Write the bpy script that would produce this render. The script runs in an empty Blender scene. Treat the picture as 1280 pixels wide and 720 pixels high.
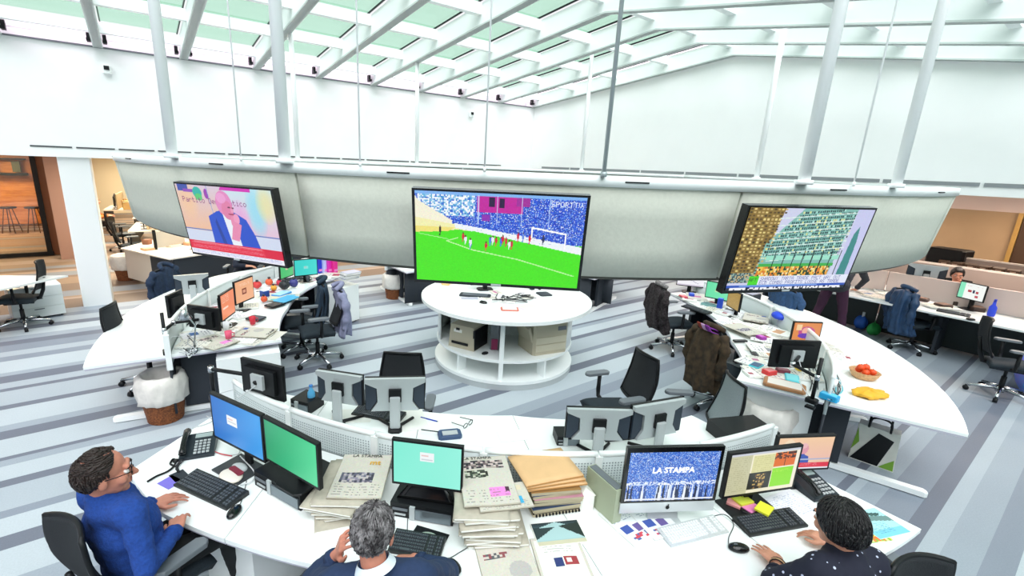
import bpy, bmesh, math, random
import numpy as np
from mathutils import Matrix, Vector
random.seed(7)
RNG = np.random.default_rng(11)
PI = math.pi
SC = bpy.context.scene
COL = SC.collection

# ------------------------------------------------------------------ camera
HCAM = 2.65
FPX, CX, CY = 584.0, 597.0, 360.0
YAW, PITCH, ROLL = 0.6301, 0.2563, -0.0406
def _axes():
    cy, sy = math.cos(YAW), math.sin(YAW)
    F = np.array([sy*math.cos(PITCH), cy*math.cos(PITCH), -math.sin(PITCH)])
    r = np.array([cy, -sy, 0.0]); d = np.cross(F, r)
    return F, r*math.cos(ROLL)+d*math.sin(ROLL), -r*math.sin(ROLL)+d*math.cos(ROLL)
AF, AR, AD = _axes()
cam = bpy.data.cameras.new('camera'); co = bpy.data.objects.new('camera', cam); COL.objects.link(co)
cam.sensor_width = 36.0; cam.lens = FPX/1280*36; cam.shift_x = (640-CX)/1280; cam.shift_y = (CY-360)/1280
cam.clip_start = 0.05; cam.clip_end = 200
M = Matrix(((AR[0], -AD[0], -AF[0], 0), (AR[1], -AD[1], -AF[1], 0), (AR[2], -AD[2], -AF[2], HCAM), (0, 0, 0, 1)))
co.matrix_world = M
SC.camera = co
def ray(x, y): return AF*FPX + AR*(x-CX) + AD*(y-CY)
def on(x, y, z):                     # point of the horizontal plane at height z seen at a pixel
    r = ray(x, y); t = (z-HCAM)/r[2]
    return Vector((r[0]*t, r[1]*t, z))

# ------------------------------------------------------------------ sky, sun, exposure
W = bpy.data.worlds.new('world'); SC.world = W; W.use_nodes = True
nt = W.node_tree; bg = nt.nodes['Background']
bg.inputs[0].default_value = (0.97, 0.98, 1.0, 1); bg.inputs[1].default_value = 0.62
def light(name, kind, loc, rot, power, color, size=None, size_y=None, angle=None):
    l = bpy.data.lights.new(name, kind); l.energy = power; l.color = color
    if kind == 'AREA':
        l.shape = 'RECTANGLE'; l.size = size; l.size_y = size_y or size
    if kind == 'SUN': l.angle = angle
    o = bpy.data.objects.new(name, l); o.location = loc; o.rotation_euler = rot; COL.objects.link(o)
    return o
light('sun', 'SUN', (0, 0, 12), (math.radians(28), math.radians(-18), 0), 6.5, (1.0, 0.68, 0.88), angle=math.radians(70))
SC.view_settings.view_transform = 'Standard'; SC.view_settings.look = 'None'
SC.view_settings.gamma = 1.0; SC.view_settings.use_curve_mapping = False
SC.view_settings.exposure = 0.68
SC.cycles.max_bounces = 8; SC.cycles.diffuse_bounces = 5; SC.cycles.transparent_max_bounces = 12
SC.cycles.caustics_reflective = False; SC.cycles.caustics_refractive = False
SC.cycles.use_denoising = True

# ------------------------------------------------------------------ materials
def lin(c):
    if isinstance(c, str):
        c = tuple(int(c[i:i+2], 16)/255 for i in (0, 2, 4))
    return tuple((v/12.92 if v <= .04045 else ((v+.055)/1.055)**2.4) for v in c)
MATS = {}
def mat(name, color='ffffff', rough=0.5, metal=0.0, noise=0.0, scale=20.0, bump=0.0, color2=None, spec=0.5, coat=0.0, stretch=None):
    if name in MATS: return MATS[name]
    m = bpy.data.materials.new(name); m.use_nodes = True; n = m.node_tree.nodes; L = m.node_tree.links
    b = n['Principled BSDF']; c = lin(color)
    b.inputs['Base Color'].default_value = (*c, 1); b.inputs['Roughness'].default_value = rough
    b.inputs['Metallic'].default_value = metal; b.inputs['Specular IOR Level'].default_value = spec
    b.inputs['Coat Weight'].default_value = coat
    if noise or bump or color2:
        tc = n.new('ShaderNodeTexCoord'); mp = n.new('ShaderNodeMapping'); L.new(tc.outputs['Object'], mp.inputs[0])
        if stretch: mp.inputs['Scale'].default_value = stretch
        nz = n.new('ShaderNodeTexNoise'); nz.inputs['Scale'].default_value = scale; nz.inputs['Detail'].default_value = 4
        L.new(mp.outputs[0], nz.inputs[0])
        if noise or color2:
            rp = n.new('ShaderNodeValToRGB'); c2 = lin(color2) if color2 else tuple(v*(1-noise) for v in c)
            rp.color_ramp.elements[0].position = .35; rp.color_ramp.elements[1].position = .65
            rp.color_ramp.elements[0].color = (*c2, 1); rp.color_ramp.elements[1].color = (*c, 1)
            L.new(nz.outputs[0], rp.inputs[0]); L.new(rp.outputs[0], b.inputs['Base Color'])
        if bump:
            bp = n.new('ShaderNodeBump'); bp.inputs['Strength'].default_value = bump; bp.inputs['Distance'].default_value = .01
            L.new(nz.outputs[0], bp.inputs['Height']); L.new(bp.outputs[0], b.inputs['Normal'])
    MATS[name] = m; return m
def attr_mat(name, emit=0.0, rough=0.6):
    if name in MATS: return MATS[name]
    m = bpy.data.materials.new(name); m.use_nodes = True; n = m.node_tree.nodes; L = m.node_tree.links
    a = n.new('ShaderNodeVertexColor'); a.layer_name = 'Col'; b = n['Principled BSDF']; b.inputs['Roughness'].default_value = rough
    if emit:
        b.inputs['Base Color'].default_value = (.01, .01, .01, 1)
        L.new(a.outputs[0], b.inputs['Emission Color']); b.inputs['Emission Strength'].default_value = emit
    else: L.new(a.outputs[0], b.inputs['Base Color'])
    MATS[name] = m; return m
def emit_mat(name, color, strength):
    if name in MATS: return MATS[name]
    m = bpy.data.materials.new(name); m.use_nodes = True; b = m.node_tree.nodes['Principled BSDF']
    b.inputs['Base Color'].default_value = (.02, .02, .02, 1); b.inputs['Emission Color'].default_value = (*lin(color), 1)
    b.inputs['Emission Strength'].default_value = strength; MATS[name] = m; return m
SCREEN = attr_mat('lit_screen', emit=0.62, rough=.3)
PRINT = attr_mat('printed_paper', rough=.75)
CLOTHPRINT = attr_mat('printed_cloth', rough=.9)
def glass_mat(name, tint, gloss=.07, rough=.02):
    m = bpy.data.materials.new(name); m.use_nodes = True; n = m.node_tree.nodes; L = m.node_tree.links
    n.clear(); out = n.new('ShaderNodeOutputMaterial'); t = n.new('ShaderNodeBsdfTransparent'); g = n.new('ShaderNodeBsdfGlossy')
    t.inputs[0].default_value = (*tint, 1); g.inputs['Roughness'].default_value = rough
    mx = n.new('ShaderNodeMixShader'); mx.inputs[0].default_value = gloss
    L.new(t.outputs[0], mx.inputs[1]); L.new(g.outputs[0], mx.inputs[2]); L.new(mx.outputs[0], out.inputs[0])
    MATS[name] = m; return m
white = mat('white_laminate', 'f1f5f5', .35)
wallw = mat('white_plaster', 'f7f9f8', .9, noise=.02, scale=2)
panelw = mat('acoustic_panel', 'cdcfc3', .95, noise=.05, scale=60, bump=.1)
steelw = mat('white_painted_steel', 'eef3f2', .4)
black = mat('black_plastic', '111316', .45, spec=.3)
blackg = mat('gloss_black_plastic', '0b0c0e', .18)
dark = mat('charcoal_panel', '30353c', .6, spec=.3)
mesh_b = mat('black_mesh_fabric', '202429', .85, noise=.35, scale=240, bump=.3)
seat_b = mat('black_seat_fabric', '1d2a33', .8, noise=.3, scale=150, bump=.2)
chrome = mat('polished_aluminium', 'c9ced2', .22, metal=1)
greyp = mat('grey_plastic', '6c7278', .5)
lgrey = mat('light_grey_plastic', 'b6bcbe', .45)
silver = mat('silver_plastic', 'c2c8cb', .3, metal=.35)
cable_m = mat('cable_rubber', '25272b', .6)
cablew = mat('white_cable', 'd4d8da', .5)
paper = mat('white_paper', 'ecece6', .8)
newsp = mat('newsprint', 'bcb5a5', .85, noise=.12, scale=30)
skin = mat('skin', 'd79a80', .5, noise=.10, scale=25, bump=.08, spec=.3)
skin_l = mat('lips', 'b5655c', .5)
beige = mat('beige_plastic', 'b9b09a', .5)
wicker = mat('wicker', '96582e', .7, color2='5e3218', scale=60, bump=.6)
bagw = mat('white_plastic_bag', 'e6e2db', .45, noise=.12, scale=14, bump=.5)

# ------------------------------------------------------------------ mesh building
class MB:
    def __init__(s): s.v = []; s.f = []; s.sm = []
    def add(s, vs, fs, smooth=False, M=None):
        o = len(s.v)
        for p in vs:
            p = Vector(p)
            if M is not None: p = M @ p
            s.v.append(tuple(p))
        s.f += [tuple(i+o for i in f) for f in fs]; s.sm += [smooth]*len(fs); return s
    def box(s, c, d, rz=0, M=None, rx=0, ry=0, taper=1.0, bev=0):
        x, y, z = d[0]/2, d[1]/2, d[2]/2
        if bev:
            b = min(bev, x*.9, y*.9)
            out = [(x-b, -y), (x, -y+b), (x, y-b), (x-b, y), (-x+b, y), (-x, y-b), (-x, -y+b), (-x+b, -y)]
            bz = min(bev*.5, z*.5)
            vs = []
            for zz, k in ((-z, 1), (z-bz, 1), (z, 0)):
                for (px, py) in out:
                    q = 1-(bz/max(x, y) if k == 0 else 0)
                    vs.append((px*q, py*q, zz))
            fs = [tuple(range(7, -1, -1)), tuple(range(16, 24))]
            for r in range(2):
                for i in range(8): fs.append((r*8+i, r*8+(i+1) % 8, r*8+8+(i+1) % 8, r*8+8+i))
        else:
            t = taper
            vs = [(-x, -y, -z), (x, -y, -z), (x, y, -z), (-x, y, -z), (-x*t, -y*t, z), (x*t, -y*t, z), (x*t, y*t, z), (-x*t, y*t, z)]
            fs = [(0, 3, 2, 1), (4, 5, 6, 7), (0, 1, 5, 4), (1, 2, 6, 5), (2, 3, 7, 6), (3, 0, 4, 7)]
        T = Matrix.Translation(c) @ Matrix.Rotation(rz, 4, 'Z') @ Matrix.Rotation(ry, 4, 'Y') @ Matrix.Rotation(rx, 4, 'X')
        if M is not None: T = M @ T
        return s.add(vs, fs, False, T)
    def lathe(s, prof, n=24, c=(0, 0, 0), M=None, smooth=True, wob=None):
        vs = []; fs = []
        for j, (r, z) in enumerate(prof):
            for i in range(n):
                a = 2*PI*i/n; rr = r*(1+(wob(a, j) if wob else 0)); vs.append((c[0]+rr*math.cos(a), c[1]+rr*math.sin(a), c[2]+z))
        for j in range(len(prof)-1):
            for i in range(n): fs.append((j*n+i, j*n+(i+1) % n, (j+1)*n+(i+1) % n, (j+1)*n+i))
        fs.append(tuple(range(n-1, -1, -1))); fs.append(tuple(range((len(prof)-1)*n, len(prof)*n)))
        return s.add(vs, fs, smooth, M)
    def cyl(s, p, q, r, r2=None, n=12, smooth=True):
        p = Vector(p); q = Vector(q); r2 = r if r2 is None else r2; d = (q-p); L = d.length
        Q = d.to_track_quat('Z', 'Y').to_matrix().to_4x4(); T = Matrix.Translation(p) @ Q
        return s.lathe([(r, 0), (r2, L)], n, M=T, smooth=smooth)
    def tube(s, pts, r, n=6, cap=True):
        pts = [Vector(p) for p in pts]; vs = []; fs = []; N = len(pts); up = Vector((0.013, 0.02, 1))
        for i, p in enumerate(pts):
            t = (pts[min(i+1, N-1)]-pts[max(i-1, 0)]).normalized()
            a = t.cross(up); a = a.normalized() if a.length > 1e-4 else Vector((1, 0, 0)); b = t.cross(a).normalized()
            rr = r[i] if isinstance(r, (list, tuple)) else r
            for k in range(n):
                th = 2*PI*k/n; vs.append(p+a*math.cos(th)*rr+b*math.sin(th)*rr)
        for i in range(N-1):
            for k in range(n): fs.append((i*n+k, (i+1)*n+k, (i+1)*n+(k+1) % n, i*n+(k+1) % n))
        if cap: fs.append(tuple(range(n))); fs.append(tuple(range((N-1)*n, N*n))[::-1])
        return s.add(vs, fs, True)
    def prism(s, out, z0, z1, M=None):
        n = len(out); vs = [(x, y, z0) for x, y in out]+[(x, y, z1) for x, y in out]
        fs = [tuple(range(n-1, -1, -1)), tuple(range(n, 2*n))]+[(i, (i+1) % n, n+(i+1) % n, n+i) for i in range(n)]
        return s.add(vs, fs, False, M)
    def ball(s, c, r, n=12, m=8, M=None, fn=None):
        if not isinstance(r, (list, tuple)): r = (r, r, r)
        vs = []; fs = []
        for j in range(m+1):
            ph = PI*j/m-PI/2
            for i in range(n):
                a = 2*PI*i/n; k = 1 if fn is None else fn(a, ph)
                vs.append((c[0]+r[0]*k*math.cos(ph)*math.cos(a), c[1]+r[1]*k*math.cos(ph)*math.sin(a), c[2]+r[2]*k*math.sin(ph)))
        for j in range(m):
            for i in range(n): fs.append((j*n+i, j*n+(i+1) % n, (j+1)*n+(i+1) % n, (j+1)*n+i))
        return s.add(vs, fs, True, M)
    def sheet(s, fn, nu, nv, th=0.0, smooth=True, M=None):
        """fn(u,v) -> point; optional thickness along local normals"""
        P = [[Vector(fn(i/nu, j/nv)) for i in range(nu+1)] for j in range(nv+1)]
        vs = [P[j][i] for j in range(nv+1) for i in range(nu+1)]; W_ = nu+1
        fs = [(j*W_+i, j*W_+i+1, (j+1)*W_+i+1, (j+1)*W_+i) for j in range(nv) for i in range(nu)]
        if th:
            bk = []
            for j in range(nv+1):
                for i in range(nu+1):
                    a = P[j][min(i+1, nu)]-P[j][max(i-1, 0)]; b = P[min(j+1, nv)][i]-P[max(j-1, 0)][i]
                    nn = a.cross(b); nn = nn.normalized() if nn.length > 1e-9 else Vector((0, 0, 1)); bk.append(P[j][i]-nn*th)
            o = len(vs); vs += bk; fs += [tuple(k+o for k in f[::-1]) for f in fs]
            ed = [i for i in range(W_)]+[j*W_+nu for j in range(1, nv+1)]+[nv*W_+i for i in range(nu-1, -1, -1)]+[j*W_ for j in range(nv-1, 0, -1)]
            for a, b in zip(ed, ed[1:]+ed[:1]): fs.append((b, a, a+o, b+o))
        return s.add(vs, fs, smooth, M)
    def capsule(s, p, q, r1, r2, n=12):
        p = Vector(p); q = Vector(q); d = q-p; L = max(d.length, 1e-5)
        T = Matrix.Translation(p) @ d.to_track_quat('Z', 'Y').to_matrix().to_4x4()
        pr = [(max(r1*math.cos(a), 1e-4), r1*math.sin(a)) for a in (-1.5, -1.1, -.7, -.3, 0)]+[(max(r2*math.cos(a), 1e-4), L+r2*math.sin(a)) for a in (0, .3, .7, 1.1, 1.5)]
        return s.lathe(pr, n, M=T)
    def mesh(s, name):
        me = bpy.data.meshes.new(name); me.from_pydata(s.v, [], s.f)
        me.polygons.foreach_set('use_smooth', s.sm); me.update(); return me
    def obj(s, name, m, parent=None, M=None, loc=None):
        o = bpy.data.objects.new(name, s.mesh(name)); COL.objects.link(o)
        if m: o.data.materials.append(m)
        if parent: o.parent = parent
        if loc: o.location = loc
        return o
def tag(o, label, cat, group=None, kind=None):
    if label: o['label'] = label
    if cat: o['category'] = cat
    if group: o['group'] = group
    if kind: o['kind'] = kind
    return o
def thing(name, label, cat, loc=(0, 0, 0), rz=0.0, group=None):
    o = bpy.data.objects.new(name, None); COL.objects.link(o); o.location = loc; o.rotation_euler = (0, 0, rz)
    o.empty_display_size = .05
    return tag(o, label, cat, group)
def dup(root, loc=None, rz=None, label=None, group=None, scale=None):
    r = root.copy(); COL.objects.link(r)
    if loc is not None: r.location = loc
    if rz is not None: r.rotation_euler = (0, 0, rz)
    if label: r['label'] = label
    if group: r['group'] = group
    def rec(a, b):
        for ch in list(a.children):
            c = ch.copy(); COL.objects.link(c); c.parent = b; rec(ch, c)
    rec(root, r); return r
def struct(o): o['kind'] = 'structure'; return o
def spline(pts, n=8):
    """Catmull-Rom through 2D/3D points"""
    P = [Vector(p) for p in pts]; P = [P[0]*2-P[1]]+P+[P[-1]*2-P[-2]]; out = []
    for i in range(1, len(P)-2):
        for k in range(n):
            t = k/n; a, b, c, d = P[i-1:i+3]
            out.append(.5*((2*b)+(c-a)*t+(2*a-5*b+4*c-d)*t*t+(3*b-a-3*c+d)*t**3))
    out.append(P[-2]); return out

# ------------------------------------------------------------------ painted pictures (screens, print)
FONT = {}
_f = """A:01110 10001 10001 11111 10001 10001 10001|B:11110 10001 11110 10001 10001 10001 11110|C:01111 10000 10000 10000 10000 10000 01111|D:11110 10001 10001 10001 10001 10001 11110|E:11111 10000 10000 11110 10000 10000 11111|F:11111 10000 10000 11110 10000 10000 10000|G:01111 10000 10000 10011 10001 10001 01111|H:10001 10001 10001 11111 10001 10001 10001|I:11111 00100 00100 00100 00100 00100 11111|J:00111 00010 00010 00010 00010 10010 01100|K:10001 10010 10100 11000 10100 10010 10001|L:10000 10000 10000 10000 10000 10000 11111|M:10001 11011 10101 10101 10001 10001 10001|N:10001 11001 10101 10011 10001 10001 10001|O:01110 10001 10001 10001 10001 10001 01110|P:11110 10001 10001 11110 10000 10000 10000|R:11110 10001 10001 11110 10100 10010 10001|S:01111 10000 10000 01110 00001 00001 11110|T:11111 00100 00100 00100 00100 00100 00100|U:10001 10001 10001 10001 10001 10001 01110|V:10001 10001 10001 10001 10001 01010 00100|W:10001 10001 10001 10101 10101 11011 10001|X:10001 01010 00100 00100 00100 01010 10001|Y:10001 01010 00100 00100 00100 00100 00100|Z:11111 00001 00010 00100 01000 10000 11111|a:00000 00000 01110 00001 01111 10001 01111|r:00000 00000 10110 11001 10000 10000 10000|t:01000 01000 11110 01000 01000 01001 00110|i:00100 00000 01100 00100 00100 00100 01110|o:00000 00000 01110 10001 10001 10001 01110|e:00000 00000 01110 10001 11111 10000 01110|m:00000 00000 11010 10101 10101 10101 10101|c:00000 00000 01110 10000 10000 10000 01110|1:00100 01100 00100 00100 00100 00100 01110| :00000 00000 00000 00000 00000 00000 00000"""
for it in _f.split('|'):
    FONT[it[0]] = np.array([[int(c) for c in row] for row in it[2:].split(' ')])
class Art:
    def __init__(s, w, h, c='ffffff'): s.w, s.h = w, h; s.a = np.zeros((h, w, 3)); s.a[:] = s.c(c); s.Y, s.X = np.mgrid[0:h, 0:w]; s.Y = (s.Y+.5)/h; s.X = (s.X+.5)/w
    def c(s, c): return np.array([int(c[i:i+2], 16)/255 for i in (0, 2, 4)]) if isinstance(c, str) else np.array(c)
    def put(s, m, c, al=1.0): s.a[m] = s.a[m]*(1-al)+s.c(c)*al; return s
    def rect(s, x0, y0, x1, y1, c, al=1.0): return s.put((s.X >= x0) & (s.X < x1) & (s.Y >= y0) & (s.Y < y1), c, al)
    def ell(s, cx, cy, rx, ry, c, al=1.0): return s.put(((s.X-cx)/rx)**2+((s.Y-cy)/ry)**2 < 1, c, al)
    def poly(s, P, c, al=1.0):
        m = np.zeros(s.X.shape, bool); n = len(P)
        for i in range(n):
            (x0, y0), (x1, y1) = P[i], P[(i+1) % n]
            if y0 == y1: continue
            k = ((s.Y >= min(y0, y1)) & (s.Y < max(y0, y1))) & (s.X < (x1-x0)*(s.Y-y0)/(y1-y0)+x0); m ^= k
        return s.put(m, c, al)
    def grad(s, x0, y0, x1, y1, ca, cb, vert=True):
        m = (s.X >= x0) & (s.X < x1) & (s.Y >= y0) & (s.Y < y1); t = ((s.Y-y0)/(y1-y0) if vert else (s.X-x0)/(x1-x0))[m][:, None]
        s.a[m] = s.c(ca)*(1-t)+s.c(cb)*t; return s
    def noise(s, x0, y0, x1, y1, cols, p=None, block=1):
        i0, i1, j0, j1 = int(x0*s.w), int(x1*s.w), int(y0*s.h), int(y1*s.h)
        bh, bw = -(-(j1-j0)//block), -(-(i1-i0)//block)
        k = RNG.choice(len(cols), size=(bh, bw), p=p); k = np.repeat(np.repeat(k, block, 0), block, 1)[:j1-j0, :i1-i0]
        s.a[j0:j1, i0:i1] = np.array([s.c(c) for c in cols])[k]; return s
    def line(s, x0, y0, x1, y1, t, c, al=1.0):
        ax = s.w/s.h; dx, dy = (x1-x0)*ax, y1-y0; L2 = dx*dx+dy*dy
        u = np.clip((((s.X-x0)*ax)*dx+(s.Y-y0)*dy)/L2, 0, 1)
        d = np.hypot((s.X-x0)*ax-u*dx, (s.Y-y0)-u*dy); return s.put(d < t, c, al)
    def text(s, st, x, y, c, px=1, sx=None):
        cx = int(x*s.w); cy = int(y*s.h); sx = sx or px
        for ch in st:
            g = FONT.get(ch)
            if g is not None:
                G = np.repeat(np.repeat(g, px, 0), sx, 1); hh, ww = G.shape
                for j in range(hh):
                    for i in range(ww):
                        if G[j, i] and 0 <= cy+j < s.h and 0 <= cx+i < s.w: s.a[cy+j, cx+i] = s.c(c)
            cx += 6*sx
        return s
    def lines(s, x0, y0, x1, y1, c, gap=2, dens=.7):
        i0, i1, j0, j1 = int(x0*s.w), int(x1*s.w), int(y0*s.h), int(y1*s.h)
        for j in range(j0, j1, gap):
            m = RNG.random(i1-i0) < dens; s.a[j, i0:i1][m] = s.c(c)*.6+s.a[j, i0:i1][m]*.4
        return s
    def jit(s, k=.03): s.a = np.clip(s.a+RNG.normal(0, k, s.a.shape), 0, 1); return s
def picture(name, art, w, h, m, parent=None, mapf=None):
    """A grid of w x h metres, one face per cell, standing in the XZ plane facing -Y (top up), or bent by mapf(x,z)."""
    H_, W_ = art.h, art.w
    xs = np.linspace(-w/2, w/2, W_+1); zs = np.linspace(h, 0, H_+1)
    X, Z = np.meshgrid(xs, zs)
    if mapf: V = np.array([mapf(x, z) for x, z in zip(X.ravel(), Z.ravel())])
    else: V = np.stack([X.ravel(), np.zeros(X.size), Z.ravel()], 1)
    I = (np.arange(H_)[:, None]*(W_+1)+np.arange(W_)[None]).ravel()
    Fq = np.stack([I+W_+1, I+W_+2, I+1, I], 1)
    me = bpy.data.meshes.new(name)
    me.vertices.add(len(V)); me.vertices.foreach_set('co', V.astype(np.float32).ravel())
    me.loops.add(Fq.size); me.loops.foreach_set('vertex_index', Fq.astype(np.int32).ravel())
    me.polygons.add(len(Fq)); me.polygons.foreach_set('loop_start', np.arange(0, Fq.size, 4, dtype=np.int32))
    me.update(calc_edges=True)
    c = art.a.reshape(-1, 3); c = np.where(c <= .04045, c/12.92, ((c+.055)/1.055)**2.4)
    c4 = np.concatenate([c, np.ones((len(c), 1))], 1); c4 = np.repeat(c4, 4, 0).astype(np.float32)
    at = me.color_attributes.new('Col', 'FLOAT_COLOR', 'CORNER'); at.data.foreach_set('color', c4.ravel())
    me.materials.append(m); o = bpy.data.objects.new(name, me); COL.objects.link(o)
    if parent: o.parent = parent
    return o
def flatpic(name, art, w, d, m, parent=None, z=0.0):
    """picture lying flat, its top edge towards +Y"""
    return picture(name, art, w, d, m, parent, mapf=lambda x, zz: (x, zz-d/2, z))
# ================================================================== THE SETTING
Y_L, X_R = 10.2, 9.11                 # faces of the two upper walls of the atrium
Z_SOF, Z_EAVE = 2.52, 4.22
X0, Y0 = -6.0, -5.5                   # the atrium behind the camera
# floor: striped carpet, every grey strip a woven band of its own tone, over one slab; brown ones have warm light painted in
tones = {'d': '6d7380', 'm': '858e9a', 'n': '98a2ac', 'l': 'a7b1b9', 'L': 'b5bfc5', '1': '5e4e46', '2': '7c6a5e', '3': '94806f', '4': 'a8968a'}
S_ = [(-5.5, 'm'), (-5.2, 'l'), (-4.7, 'd'), (-4.4, 'l'), (-3.9, 'n'), (-3.4, 'L'), (-3.0, 'd'), (-2.8, 'l'), (-2.2, 'm'), (-1.9, 'L'), (-1.4, 'd'), (-1.2, 'n'), (-.7, 'l'), (-.4, 'L'),
      (-.09, 'm'), (.07, 'n'), (.27, 'l'), (.38, 'd'), (.5, 'm'), (.72, 'n'), (.86, 'l'), (.93, 'd'), (1.0, 'n'), (1.3, 'l'), (1.55, 'm'), (1.75, 'L'), (2.1, 'n'), (2.4, 'd'), (2.55, 'l'), (2.8, 'L'), (3.0, 'n'),
      (3.27, 'm'), (3.45, 'n'), (3.62, 'L'), (3.94, 'd'), (4.1, 'L'), (4.33, 'm'), (4.43, 'l'), (4.78, 'd'), (4.89, 'L'), (5.13, 'n'), (5.24, 'd'), (5.3, 'L'), (5.66, 'd'), (5.84, 'n'), (5.97, 'L'),
      (6.37, 'd'), (6.48, 'l'), (6.88, 'd'), (6.97, 'l'), (7.15, 'd'), (7.38, 'n'), (7.5, 'L'), (7.93, 'm'), (8.12, 'l'), (8.32, 'm'), (8.6, 'd'), (8.8, 'n'), (9.0, 'L'), (9.3, 'd'), (9.5, 'l'), (9.8, 'm'), (10.0, 'n')]
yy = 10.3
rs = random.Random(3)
while yy < 26: S_.append((yy, rs.choice('122334m'))); yy += rs.choice([.12, .2, .3, .45])  # aisle carpet: warm lamplight put into the strip colours as browns
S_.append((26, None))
fl = bpy.data.materials.new('striped_carpet'); fl.use_nodes = True
_n = fl.node_tree.nodes; _L = fl.node_tree.links; _b = _n['Principled BSDF']; _b.inputs['Roughness'].default_value = .55
_b.inputs['Specular IOR Level'].default_value = .35
_a = _n.new('ShaderNodeVertexColor'); _a.layer_name = 'Col'; _nz = _n.new('ShaderNodeTexNoise'); _nz.inputs['Scale'].default_value = 90
_tc = _n.new('ShaderNodeTexCoord'); _L.new(_tc.outputs['Object'], _nz.inputs[0])
_nz2 = _n.new('ShaderNodeTexNoise'); _nz2.inputs['Scale'].default_value = 1.3; _L.new(_tc.outputs['Object'], _nz2.inputs[0])
_mr = _n.new('ShaderNodeMapRange'); _mr.inputs[3].default_value = .86; _mr.inputs[4].default_value = 1.1; _L.new(_nz.outputs[0], _mr.inputs[0])
_mr2 = _n.new('ShaderNodeMapRange'); _mr2.inputs[3].default_value = .93; _mr2.inputs[4].default_value = 1.06; _L.new(_nz2.outputs[0], _mr2.inputs[0])
_m1 = _n.new('ShaderNodeMath'); _m1.operation = 'MULTIPLY'; _L.new(_mr.outputs[0], _m1.inputs[0]); _L.new(_mr2.outputs[0], _m1.inputs[1])
_mx = _n.new('ShaderNodeVectorMath'); _mx.operation = 'SCALE'; _L.new(_a.outputs[0], _mx.inputs[0]); _L.new(_m1.outputs[0], _mx.inputs[3]); _L.new(_mx.outputs[0], _b.inputs['Base Color'])
vs = []; fs = []; cs = []
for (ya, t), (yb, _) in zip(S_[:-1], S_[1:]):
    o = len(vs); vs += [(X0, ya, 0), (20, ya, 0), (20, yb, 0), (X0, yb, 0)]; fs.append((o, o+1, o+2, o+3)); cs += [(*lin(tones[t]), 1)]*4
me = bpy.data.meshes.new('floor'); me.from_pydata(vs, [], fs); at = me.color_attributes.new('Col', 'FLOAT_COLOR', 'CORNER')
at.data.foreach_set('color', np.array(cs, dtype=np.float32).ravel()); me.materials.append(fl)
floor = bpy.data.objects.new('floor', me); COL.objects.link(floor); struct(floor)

def zb(y): return 4.22+(10.2-y)*.52/5.35 if y > 4.85 else 4.74-.165*(4.85-y)
BD = .30                                                    # beam depth
# left upper wall with its recess at the eaves
struct(MB().box(((X0+X_R+.2)/2, Y_L+.15, (Z_SOF+Z_EAVE)/2), (X_R+.2-X0, .3, Z_EAVE-Z_SOF)).obj('wall_left', wallw))
struct(MB().box(((X0+X_R)/2, Y_L+.30, 4.38), (X_R-X0, .08, .34)).obj('trim_1', steelw))
struct(MB().box(((X0+X_R)/2, Y_L+.0, Z_EAVE+.012), (X_R-X0, .05, .024)).obj('trim_2', greyp))
# right gable wall
prof = [(Y0, Z_SOF), (10.6, Z_SOF), (10.6, zb(10.2)+BD+.2), (4.85, zb(4.85)+BD+.2), (Y0, zb(Y0)+BD+.2)]
Mx = Matrix(((0, 0, 1, 0), (1, 0, 0, 0), (0, 1, 0, 0), (0, 0, 0, 1)))
struct(MB().prism(prof, X_R, X_R+.25, Mx).obj('wall_right', wallw))
# the two walls behind the camera
prof2 = [(Y0, 0), (26, 0), (26, Z_SOF+.3), (10.7, Z_SOF+.3), (10.7, zb(10.2)+BD+.2), (4.85, zb(4.85)+BD+.2), (Y0, zb(Y0)+BD+.2)]
struct(MB().prism(prof2, X0-.2, X0, Mx).obj('wall_back', wallw))
struct(MB().box((7, Y0-.1, 2), (26.4, .2, 4)).obj('wall_front', wallw))
# the side aisles: low ceilings, far walls
struct(MB().box((7, 18.2, Z_SOF+.1), (26, 15.6, .2)).obj('ceiling_low_far', wallw))
struct(MB().box((14.7, 2.45, Z_SOF+.1), (10.6, 16, .2)).obj('ceiling_low_right', wallw))
struct(MB().box((7, 26.1, 1.3), (26, .2, 2.6)).obj('wall_far', mat('cream_wall', 'efe2c4', .8)))
struct(MB().box((20.1, 10, 1.3), (.2, 32, 2.6)).obj('wall_far_right', mat('warm_wall', 'd8c6ae', .8)))
# linear air slots low on both upper walls
slot = mat('air_slot', '4a4d50', .6)
t = thing('linear_vent', 'row of short dark air slots low on the left white wall', 'vent', (0, Y_L, 2.675))
x = -1.26; first = None
while x < 7.95:
    if first is None: first = MB().box((0, -.005, 0), (.5, .01, .022)).obj('slot', slot, t); first.location = (x+.25, 0, 0)
    else:
        c = first.copy(); COL.objects.link(c); c.location = (x+.25, 0, 0)
    x += .55
t = thing('linear_vent', 'continuous dark grey air grille low on the right gable wall', 'vent', (X_R, 0, 2.665))
first = None
y = 9.75
while y > -1.2:
    if first is None: first = MB().box((-.006, 0, 0), (.012, 1.02, .05)).obj('grille', mat('grille_grey', '8a8f92', .6), t)
    else:
        first = first.copy(); COL.objects.link(first)
    first.location = (0, y-.53, 0)
    y -= 1.06
for k, (x, z) in enumerate([(-.16, 3.91), (7.0, 3.87)]):
    t = thing('wall_sensor', ['small white sensor box with dark lens high on the left wall', 'small white sensor box near the far corner of the left wall'][k], 'sensor', (x, Y_L, z))
    MB().box((0, -.04, 0), (.12, .08, .12), bev=.02).obj('housing', steelw, t)
    MB().box((0, -.085, .02), (.07, .02, .06)).obj('lens', black, t)

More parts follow.
